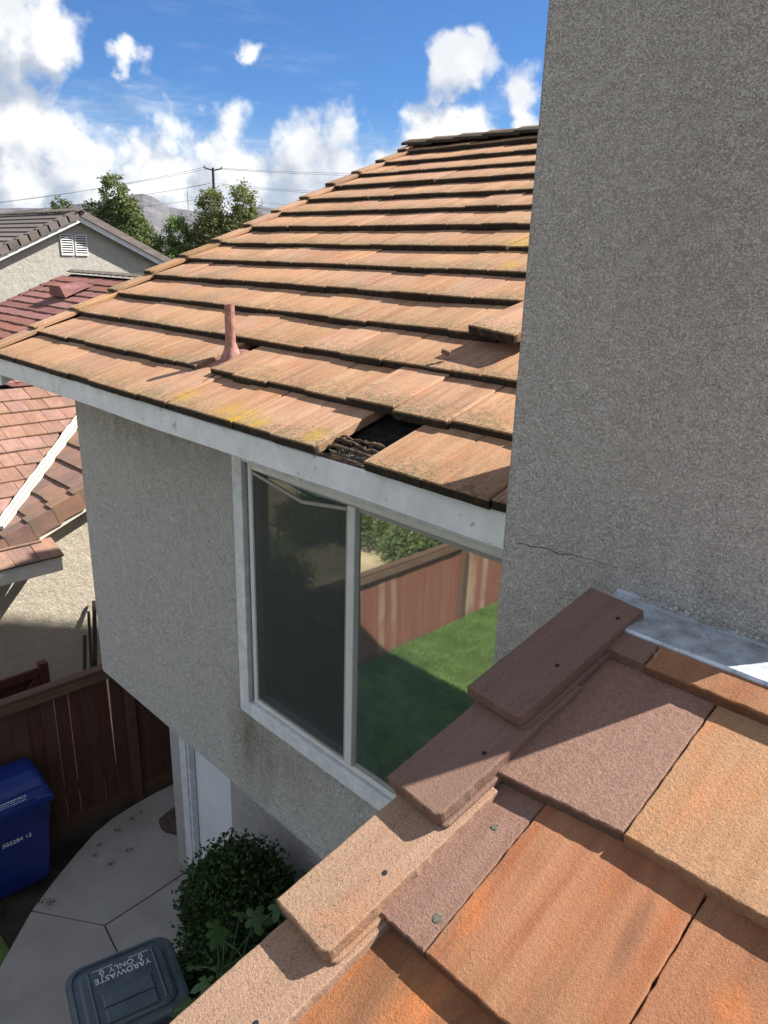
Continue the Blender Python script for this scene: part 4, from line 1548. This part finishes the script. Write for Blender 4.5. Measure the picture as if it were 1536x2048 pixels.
# ------------------------------------------------------------------ wheeled bins
def rrect(w, d, r, n=6):
    pts = []
    for cx, cy, a0 in ((w / 2 - r, d / 2 - r, 0), (-w / 2 + r, d / 2 - r, 90), (-w / 2 + r, -d / 2 + r, 180), (w / 2 - r, -d / 2 + r, 270)):
        for k in range(n + 1):
            a = R_(a0 + 90 * k / n)
            pts.append((cx + r * math.cos(a), cy + r * math.sin(a)))
    return pts


def text_mesh(s, size, M, mat, parent, name, ext=.0006, sx=1.0):
    cu = D.curves.new(name, 'FONT')
    cu.body = s
    cu.size = size
    cu.extrude = ext
    cu.align_x = 'CENTER'
    cu.align_y = 'CENTER'
    tmp = D.objects.new(name + '_tmp', cu)
    COL.objects.link(tmp)
    dg = bpy.context.evaluated_depsgraph_get()
    me = D.meshes.new_from_object(tmp.evaluated_get(dg))
    D.objects.remove(tmp)
    me.materials.clear()
    return mesh_obj(name, me, parent, M @ Matrix.Diagonal((sx, 1, 1, 1)), mat)


def bin_body(mat, parent, T, w, d, h):
    """front faces local -Y, hinge at +Y"""
    rings = []
    for z, sw, sd, oy in ((.06, .80, .74, .03), (.10, .82, .76, .03), (.55, .91, .88, .012), (.80, .955, .95, .004), (.82, .985, .98, .0), (.96, .99, .99, 0), (.965, 1.02, 1.02, 0), (1.0, 1.02, 1.02, 0)):
        rings.append([(x, y + oy * d, z * h) for x, y in rrect(w * sw, d * sd, .07)])
    rings[0] = [(x, y, .05) for x, y, z in rings[0]]
    b = MB().loft(rings).build('body', mat, parent, world=T)
    for s in (-1, 1):
        wh = MB()
        wh.tube([(s * (w * .40), d * .40, .12), (s * (w * .40 + .05), d * .40, .12)], .12, 20)
        wh.build('wheel', 'rubber', parent, world=T)
    hd = MB().tube([(-w * .36, d * .5, h * .93), (-w * .36, d * .58, h * .95), (w * .36, d * .58, h * .95), (w * .36, d * .5, h * .93)], .016, 8)
    hd.build('handle', mat, parent, world=T, smooth=True)
    return b


def build_yard_bin():
    T = Matrix.Translation((-4.0, 1.585, GZ)) @ Matrix.Rotation(R_(-104), 4, 'Z')
    # local -Y (front) is turned to face the fence side
    w, d, h = .70, .62, 1.03
    b = thing('yard_waste_bin', 'dark grey-green wheeled yard waste bin on the path by the shrub', 'bin', (-4.02, 1.62, GZ))
    bin_body('bin_plastic', b, T, w, d, h)
    rr = lambda k, z, dy=0, r=.11: [(x, y + dy, z) for x, y in rrect(w * k, d * k, r * k)]
    lid = MB().loft([rr(1.05, h + .004), rr(1.075, h + .02), rr(1.075, h + .045), rr(1.05, h + .058), rr(.965, h + .066), rr(.95, h + .052), rr(.86, h + .056), rr(.845, h + .072), rr(.79, h + .082), rr(.4, h + .090), rr(.05, h + .092)]).mesh('lid')
    L = mesh_obj('lid', lid, b, T, 'bin_plastic')
    for p in L.data.polygons:
        p.use_smooth = False
    # raised panels towards the hinge, ribs beside them, flat print area at the front
    def panel(x0, y0, x1, y1, z0, z1):
        me = MB().loft([[(x0, y0, z0), (x1, y0, z0), (x1, y1, z0), (x0, y1, z0)], [(x0, y0, z1 - .008), (x1, y0, z1 - .008), (x1, y1, z1 - .008), (x0, y1, z1 - .008)], [(x0 + .01, y0 + .01, z1), (x1 - .01, y0 + .01, z1), (x1 - .01, y1 - .01, z1), (x0 + .01, y1 - .01, z1)]]).mesh('panel')
        mesh_obj('panel', me, L, T, 'bin_plastic')
    panel(-.17, .00, .17, .115, h + .085, h + .108)
    panel(-.17, .122, .17, .235, h + .080, h + .106)
    panel(-.235, -.22, -.215, .22, h + .075, h + .098)
    panel(.215, -.22, .235, .22, h + .075, h + .098)
    TM = T @ Matrix.Translation((0, 0, h + .0915))
    text_mesh('YARDWASTE', .066, TM @ Matrix.Translation((0, -.12, .0)) @ Matrix.Rotation(R_(2), 4, 'X'), 'print_white', L, 'lettering', .002, 1.0)
    text_mesh('ONLY', .062, TM @ Matrix.Translation((0, -.178, -.002)) @ Matrix.Rotation(R_(3), 4, 'X'), 'print_white', L, 'lettering', .002, 1.05)
    for s in (-1, 1):
        a = MB().box((-.006, -.005, 0), (.006, .035, .004)).poly([(-.02, -.002, .004), (0, -.03, .004), (.02, -.002, .004)]).poly([(-.02, .012, .004), (0, -.016, .004), (.02, .012, .004)])
        mesh_obj('arrow', a.mesh('arrow', fix=False), L, TM @ Matrix.Translation((s * .135, -.178, -.002)), 'print_white')
    rnd = random.Random(9)
    for s in (-1, 1):
        m = MB()
        x = -.07
        while x < .07:
            w_ = rnd.uniform(.004, .011)
            m.box((x, -.003 + rnd.uniform(-.001, .001), 0), (x + w_, .003, .0016))
            x += w_ + rnd.uniform(.002, .006)
        mesh_obj('small_print', m.mesh('small_print'), L, TM @ Matrix.Translation((s * .125, -.216, -.006)), 'print_white')


build_yard_bin()


def build_blue_bin():
    T = Matrix.Translation((-6.76, 1.70, GZ)) @ Matrix.Rotation(R_(90 - 2), 4, 'Z')
    w, d, h = .66, .66, 1.02
    b = thing('recycling_bin', 'bright blue wheeled recycling bin standing against the fence', 'bin', (-6.76, 1.70, GZ))
    bo = bin_body('blue_plastic', b, T, w, d, h)
    # lid: flat front shelf with the print, arched crown towards the hinge
    def prof(k):
        pts = []
        for x in [(-w * .53 * k) + w * 1.06 * k * i / 12 for i in range(13)]:
            pts.append(x)
        return pts
    ys = [-.362, -.352, -.33, -.24, -.225, -.15, -.02, .12, .24, .30, .325]
    zs_ = [.0, .03, .045, .058, .085, .115, .145, .15, .13, .085, .01]
    lid = MB()
    rows = []
    for y, z in zip(ys, zs_):
        row = []
        for i in range(17):
            u = -1 + 2 * i / 16
            edge = max(0, abs(u) - .82) / .18
            row.append((u * w * .52, y, h + z * (1 - .4 * edge ** 1.6) + .012 * (1 - edge)))
        rows.append(row)
    for r in rows:
        lid.v += r
    for j in range(len(rows) - 1):
        for i in range(16):
            a = j * 17 + i
            lid.f.append((a, a + 1, a + 18, a + 17))
    # skirt
    per = [rows[0][i] for i in range(17)] + [rows[j][16] for j in range(1, len(rows))] + [rows[-1][i] for i in range(15, -1, -1)] + [rows[j][0] for j in range(len(rows) - 2, 0, -1)]
    low = [(x * 1.004, y * 1.004, h - .025) for x, y, z in per]
    lid.loft([low, per], True, False)
    L = lid.build('lid', 'blue_plastic', b, world=T, fix=True)
    def panel(x0, y0, x1, y1, z0, z1, rx=0):
        M = T @ Matrix.Translation(((x0 + x1) / 2, (y0 + y1) / 2, z0)) @ Matrix.Rotation(rx, 4, 'X')
        me = MB().box((-(x1 - x0) / 2, -(y1 - y0) / 2, 0), ((x1 - x0) / 2, (y1 - y0) / 2, z1 - z0)).mesh('panel')
        bevel_mesh(me, .006, 2)
        mesh_obj('panel', me, L, M, 'blue_plastic')
    panel(-.25, -.345, .19, -.245, h + .048, h + .068, .14)
    panel(-.24, -.225, .14, -.13, h + .09, h + .112, .36)
    panel(.265, -.30, .285, -.12, h + .055, h + .085, .3)
    TL = T @ Matrix.Translation((-.03, -.285, h + .0745)) @ Matrix.Rotation(.14, 4, 'X')
    rnd = random.Random(19)
    m = MB()
    for row in range(3):
        x = -.19
        while x < .15:
            w_ = rnd.uniform(.006, .02)
            hh = .010 if row == 2 else .006
            yy = -.03 + row * .026
            m.box((x, yy - hh * .5 + rnd.uniform(-.002, .002), 0), (x + w_, yy + hh * .5, .0012))
            x += w_ + rnd.uniform(.004, .011)
    mesh_obj('small_print', m.mesh('small_print'), L, TL, 'print_white')
    TB = T @ Matrix.Translation((-.02, -.332, .70)) @ Matrix.Rotation(R_(90 + 5.2), 4, 'X')
    text_mesh('505284 12', .062, TB, 'print_white', bo, 'lettering', .002)


build_blue_bin()

# ------------------------------------------------------------------ plants
def leaf_cloud(mb, rnd, pos, size, n_dir=None, fold=.25):
    a = rnd.uniform(0, 2 * PI)
    el = rnd.uniform(-.9, .9)
    u = Vector((math.cos(a) * math.cos(el), math.sin(a) * math.cos(el), math.sin(el)))
    if n_dir is not None:
        u = (u + n_dir * .8).normalized()
    v = u.cross(Vector((rnd.uniform(-1, 1), rnd.uniform(-1, 1), rnd.uniform(-1, 1)))).normalized()
    w = u.cross(v)
    s = size * rnd.uniform(.7, 1.3)
    i = len(mb.v)
    p = Vector(pos)
    mb.v += [tuple(p), tuple(p + u * s * .5 + v * s * .3 + w * s * fold * .3), tuple(p + u * s), tuple(p + u * s * .5 - v * s * .3 + w * s * fold * .3)]
    mb.f += [(i, i + 1, i + 2), (i, i + 2, i + 3)]


def build_shrub():
    rnd = random.Random(51)
    s = thing('boxwood_shrub', 'dense dark green clipped shrub against the lower house wall', 'shrub', (-3.90, 2.45, GZ))
    mb = MB()
    core = MB()
    cx, cy, rx, ry, hz = -3.88, 2.46, .43, .40, 1.70
    from mathutils import noise as mn

    def surf(th, f):
        # f 0..1 from ground to top centre
        if f < .72:
            z = f / .72 * (hz * .80)
            k = .86 + .14 * math.sin(f / .72 * PI * .8)
        else:
            g = (f - .72) / .28
            z = hz * .80 + hz * .20 * math.sin(g * PI / 2)
            k = max(.02, math.cos(g * PI / 2) ** .75) * .94
        k *= 1 + .20 * mn.noise(Vector((math.cos(th) * 1.6 + 4, math.sin(th) * 1.6, z * 2.0)))
        return Vector((cx + rx * k * math.cos(th), cy + ry * k * math.sin(th), GZ + z))
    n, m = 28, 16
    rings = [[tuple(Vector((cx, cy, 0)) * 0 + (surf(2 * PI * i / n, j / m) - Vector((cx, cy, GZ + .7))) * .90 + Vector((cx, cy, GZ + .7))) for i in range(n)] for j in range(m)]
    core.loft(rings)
    core.build('dark_core', 'rubber', s, smooth=True)  # solid near-black core stands in for shade between the leaves
    for _ in range(21000):
        th, f = rnd.uniform(0, 2 * PI), rnd.uniform(.02, 1) ** .8
        p = surf(th, f)
        c = Vector((cx, cy, p.z * .6 + (GZ + .7) * .4))
        nd = (p - c).normalized()
        p = p - nd * rnd.uniform(0, .10) + nd * (.13 * rnd.random() ** 6)
        leaf_cloud(mb, rnd, p, .042, nd)
    mb.build('foliage', 'leaf_box', s, fix=False)
    st = MB()
    for k in range(5):
        a = k * 1.3
        st.tube([(cx + .05 * math.cos(a), cy + .05 * math.sin(a), GZ), (cx + .2 * math.cos(a), cy + .2 * math.sin(a), GZ + .8)], [.025, .012], 6)
    st.build('stem', 'bark', s)


build_shrub()


def build_leafy_plant():
    rnd = random.Random(53)
    bx, by = -3.35, 1.78
    s = thing('leafy_plant', 'broad lobed leaves of a young fig plant in front of the shrub', 'plant', (bx, by, GZ))
    tips = [(-3.52, 1.96, -4.22, .22, .3), (-3.62, 1.85, -4.50, .20, 2.4), (-3.40, 1.88, -4.02, .22, 1.2), (-3.22, 2.06, -3.92, .24, .9), (-3.10, 2.16, -3.80, .22, .2), (-3.50, 1.72, -4.62, .24, 2.9),
            (-3.30, 1.75, -4.28, .20, 4.2), (-3.66, 1.74, -4.86, .22, 2.0), (-3.12, 1.95, -4.15, .22, 5.5), (-3.45, 2.1, -4.1, .17, 1.8), (-3.38, 1.65, -4.75, .22, 4.0), (-2.98, 2.14, -3.95, .20, 5.9), (-3.56, 2.0, -4.6, .2, 1.5)]
    stem = MB()
    top = Vector((-3.28, 1.95, -4.15))
    base = Vector((bx, by, GZ))
    stem.tube([base, base.lerp(top, .4) + Vector((.05, 0, .05)), base.lerp(top, .75), top], [.018, .014, .011, .006], 7)
    # lobed outline, five fingers
    outl = []
    for (a, r) in ((-170, .28), (-150, .50), (-128, .62), (-112, .50), (-98, .34), (-80, .70), (-62, .86), (-48, .72), (-36, .42), (-20, .80), (0, 1.08), (20, .80), (36, .42), (48, .72), (62, .86), (80, .70), (98, .34), (112, .50), (128, .62), (150, .50), (170, .28)):
        outl.append((r * math.cos(R_(a)), r * math.sin(R_(a))))
    for (x, y, z, L, az) in tips:
        x += .12
        tip = Vector((x, y, z))
        j = base.lerp(top, rnd.uniform(.45, 1.0))
        mid = (tip + j) / 2 + Vector((0, 0, .03))
        stem.tube([j, mid, tip], [.006, .005, .0035], 5)
        m = MB()
        sc = L * .52
        m.v = [(0, 0, .012 * sc / .1)] + [(px * sc, py * sc, -.25 * sc * (px * px + py * py) + .03 * sc * math.sin(px * 6 + py * 5)) for px, py in outl]
        m.f = [(0, k, k + 1) for k in range(1, len(outl))]
        M = Matrix.Translation(tip) @ Matrix.Rotation(az, 4, 'Z') @ Matrix.Rotation(rnd.uniform(.1, .55), 4, 'Y') @ Matrix.Rotation(rnd.uniform(-.3, .3), 4, 'X')
        mesh_obj('leaf', m.mesh('leaf', smooth=True, fix=False), s, M, 'leaf_fig')
    stem.build('stem', 'leaf_fig', s, smooth=True)


build_leafy_plant()

hose = MB()
hose.tube([(-4.42, 2.05, -5.985), (-4.6, 2.2, -5.98), (-4.85, 2.22, -5.985), (-5.0, 2.1, -5.985), (-4.75, 1.95, -5.985), (-4.4, 1.9, -5.985)], .011, 6)
tag(hose.build('hose', 'rubber', smooth=True), 'thin black hose lying on the path between bin and shrub', 'hose')


def tree(name, label, cat, x, y, zbase, lobes, mat, n, leaf, seed, trunk_r=.22, group=None):
    rnd = random.Random(seed)
    t = thing(name, label, cat, (x, y, zbase), group)
    tr = MB()
    top = max(lobes, key=lambda l: l[2])
    zt = top[2]
    tr.tube([(x, y, zbase - .1), (x + .1, y, zbase + (zt - zbase) * .3), (x + (top[0]) * .4, y + top[1] * .4, zbase + (zt - zbase) * .6), (x + top[0], y + top[1], zt)], [trunk_r, trunk_r * .75, trunk_r * .45, .03], 8)
    for lx, ly, lz, rx, rz in lobes:
        k = rnd.uniform(.3, .5)
        s = Vector((x + lx * .1, y + ly * .1, zbase + (lz - zbase) * k))
        e = Vector((x + lx, y + ly, lz))
        tr.tube([s, s.lerp(e, .5) + Vector((0, 0, .2)), e], [trunk_r * .45, trunk_r * .25, .02], 6)
    tr.build('trunk', 'bark', t, smooth=True)
    cr = MB()
    vol = [l[3] ** 2 * l[4] for l in lobes]
    tot = sum(vol)
    for l, vv in zip(lobes, vol):
        lx, ly, lz, rx, rz = l
        nc = max(10, int(3.4 * n / 26 * vv / tot))
        for _ in range(nc):
            d = Vector((rnd.gauss(0, 1), rnd.gauss(0, 1), rnd.gauss(0, 1))).normalized()
            r = rnd.uniform(.35, 1.0) ** .6
            c = Vector((x + lx + d.x * rx * r, y + ly + d.y * rx * r, lz + d.z * rz * r))
            cs = rnd.uniform(.5, 1.1) * min(rx, rz) * .32
            for _ in range(26):
                p = c + Vector((rnd.gauss(0, 1), rnd.gauss(0, 1), rnd.gauss(0, .8))) * cs * .6
                leaf_cloud(cr, rnd, p, leaf * .72)
    cr.build('crown', mat, t, fix=False)
    return t


def build_trees():
    g = 'trees beyond the far houses'
    # tall airy tree
    tree('tree', 'tall loose dark green tree rising behind the grey gable peak', 'tree', -45.0, 22.0, GZ,
         [(0, 0, 2.9, .75, 1.3), (.3, .4, 2.0, .9, 1.1), (-.7, -.9, 1.6, .8, 1.0), (.5, .8, 1.0, .9, 1.2), (.1, .2, .3, 1.3, 1.3), (-1.3, -1.7, 1.5, .5, .6), (.7, 1.2, .2, 1.0, 1.2), (.2, .3, -1.6, 1.6, 1.6), (.9, 1.7, -1.4, 1.0, 1.0)], 'leaf_tree_dark', 13000, .21, 1, group=g)
    tree('tree', 'shorter rounded bright green tree in the middle, before the hills', 'tree', -43.4, 25.1, GZ,
         [(0, 0, .9, .8, 1.1), (-.5, -.7, 0, .8, .9), (.6, .8, 0, .8, 1.0), (0, 0, -1.2, 1.5, 1.2), (.4, .8, -2.4, 1.8, 1.4), (-.6, -.6, -2.6, 1.6, 1.3)], 'leaf_tree_mid', 14000, .19, 2, group=g)
    tree('tree', 'dense twin-topped olive green tree below the utility pole', 'tree', -41.7, 27.6, GZ,
         [(-.6, -.85, 2.3, .85, 1.5), (.5, .75, 2.6, .8, 1.6), (-.7, -1.0, .9, 1.1, 1.5), (.1, .1, .9, 1.1, 1.4), (.7, 1.0, .9, 1.1, 1.5), (1.2, 2.0, .2, 1.0, 1.1), (0, 0, -.8, 1.9, 1.5), (-.3, -.6, -2.4, 1.9, 1.5)], 'leaf_tree_olive', 19000, .2, 3, group=g)
    tree('tree', 'small dark treetop showing above the charcoal roof ridge', 'tree', -48.0, 20.1, GZ,
         [(0, 0, 2.0, .65, .8), (-.4, -.7, 1.2, .8, .7), (.3, .5, 1.2, .8, .7), (0, 0, -.4, 1.3, 1.4)], 'leaf_tree_dark', 3600, .2, 4, group=g)
    tree('bush', 'low yellowish green bush beside the far gable eave', 'bush', -38.5, 19.9, GZ,
         [(0, 0, -.55, 1.0, .8), (.7, 1.1, -.9, .9, .7), (-.5, -.8, -1.2, 1.2, .9), (.4, .9, -2.2, 1.6, 1.4)], 'leaf_shrub', 5000, .16, 5, .12, group=g)
    # planting on the neighbour's side, seen mirrored in the window
    g2 = 'shrubs beyond the fence, mirrored in the window'
    tree('yard_bush', 'feathery green shrub hanging over the fence top, mirrored in the window', 'shrub', -8.0, -3.9, -6.0,
         [(0, 0, -4.6, .5, .5), (.3, -.5, -4.5, .42, .4), (.1, -1.0, -4.75, .45, .4), (0, -.5, -5.3, .6, .6)], 'leaf_shrub', 5200, .085, 6, .05, group=g2)
    tree('yard_bush', 'dark spreading shrub behind the shaded fence, mirrored in the screened pane', 'shrub', -8.6, -1.2, -6.0,
         [(0, 0, -4.4, .55, .5), (-.5, -.6, -4.9, .6, .5), (.2, .6, -4.7, .5, .5), (0, 0, -5.4, .7, .6)], 'leaf_tree_mid', 5200, .085, 7, .05, group=g2)
    tree('yard_bush', 'lone olive shrub on the sandy ground, mirrored near the window head', 'shrub', -11.5, -5.2, -6.0,
         [(0, 0, -5.0, .7, .55), (.5, -.5, -5.3, .6, .45), (-.5, .5, -5.3, .6, .5)], 'leaf_shrub', 4200, .1, 8, .05, group=g2)
    tree('yard_bush', 'grey green shrub far along the fence, mirrored behind the pale boards', 'shrub', -8.1, -5.2, -6.0,
         [(0, 0, -4.55, .45, .4), (.2, .6, -4.7, .4, .35), (0, -.6, -4.6, .45, .4), (0, 0, -5.3, .6, .5)], 'leaf_tree_olive', 4200, .085, 9, .05, group=g2)


build_trees()

# ------------------------------------------------------------------ utility pole, lines, towers on the hill
def build_lines():
    px, py = -75.9, 48.45
    p = thing('utility_pole', 'dark utility pole with a double crossarm above the treetops', 'utility pole', (px, py, GZ))
    MB().tube([(px, py, -6.1), (px, py, 8.55)], [.2, .13], 8).build('pole', 'pole_wood', p)
    d = Vector((.42, .91, 0)).normalized()
    for s in (-1, 1):
        a = Vector((px, py, 8.3)) + d * (s * .1)
        MB().tube([a, a + d * (s * .85) + Vector((0, 0, .22))], .075, 6).build('crossarm', 'pole_wood', p)
        e = a + d * (s * .8) + Vector((0, 0, .2))
        MB().tube([e, e + Vector((0, 0, .22))], .06, 6).build('insulator', 'pole_wood', p)
    left = [(-92.0, 28.6, 4.7), (-92.0, 27.0, 4.55), (-92.0, 27.2, 3.55), (-92.0, 25.2, 3.3), (-93.0, 24.0, 2.5)]
    right = [(-55.0, 72.0, 10.0), (-55.0, 71.0, 9.6), (-58.0, 68.0, 7.6), (-58.0, 67.0, 7.35), (-58.5, 67.0, 5.8)]
    ats = [8.55, 8.45, 7.0, 6.85, 5.6]
    labs = ['topmost line left', 'second line left', 'third line left', 'fourth line left', 'lowest line left']
    names = ('topmost', 'second highest', 'middle', 'second lowest', 'lowest')
    for side, ends in (('west', left), ('east', right)):
        for k, (e, z) in enumerate(zip(ends, ats)):
            a = Vector((px, py, z)) + d * ((-.85 if side == 'west' else .85) * (1 if k in (0, 3) else .4))
            b = Vector(e)
            b = a + (b - a) * 1.6
            pts = []
            for i in range(25):
                f = i / 24
                q = a.lerp(b, f)
                q.z -= 4 * .9 * f * (1 - f)
                pts.append(q)
            o = MB().tube(pts, .016, 4).build('power_line', 'wire')
            tag(o, '%s power line running from the pole %s' % (names[k], 'left over the grey house' if side == 'west' else 'right behind the main roof'), 'power line', 'power lines strung from the utility pole')
    for az, el, h, lab in ((149.2, .0535, 24, 'taller radio mast on the hill crest left of the twin-topped tree'), (144.2, .0575, 13, 'shorter radio mast on the hill crest right of the twin-topped tree')):
        x, y = 3380 * math.cos(R_(az)), 3380 * math.sin(R_(az))
        z = 3400 * .05
        m = MB().tube([(x, y, z - 20), (x, y, z + 20 + h * 2.0)], 1.3, 5)
        for q in range(5):
            zz = z + 12 + q * h * .42
            m.box((x - 3.0, y - 3.0, zz), (x + 3.0, y + 3.0, zz + 1.2))
        tag(m.build('radio_mast', 'tower_steel'), lab, 'mast', 'masts on the hills')


build_lines()

SC.render.engine = 'CYCLES'
SC.cycles.max_bounces = 8
SC.cycles.transparent_max_bounces = 12
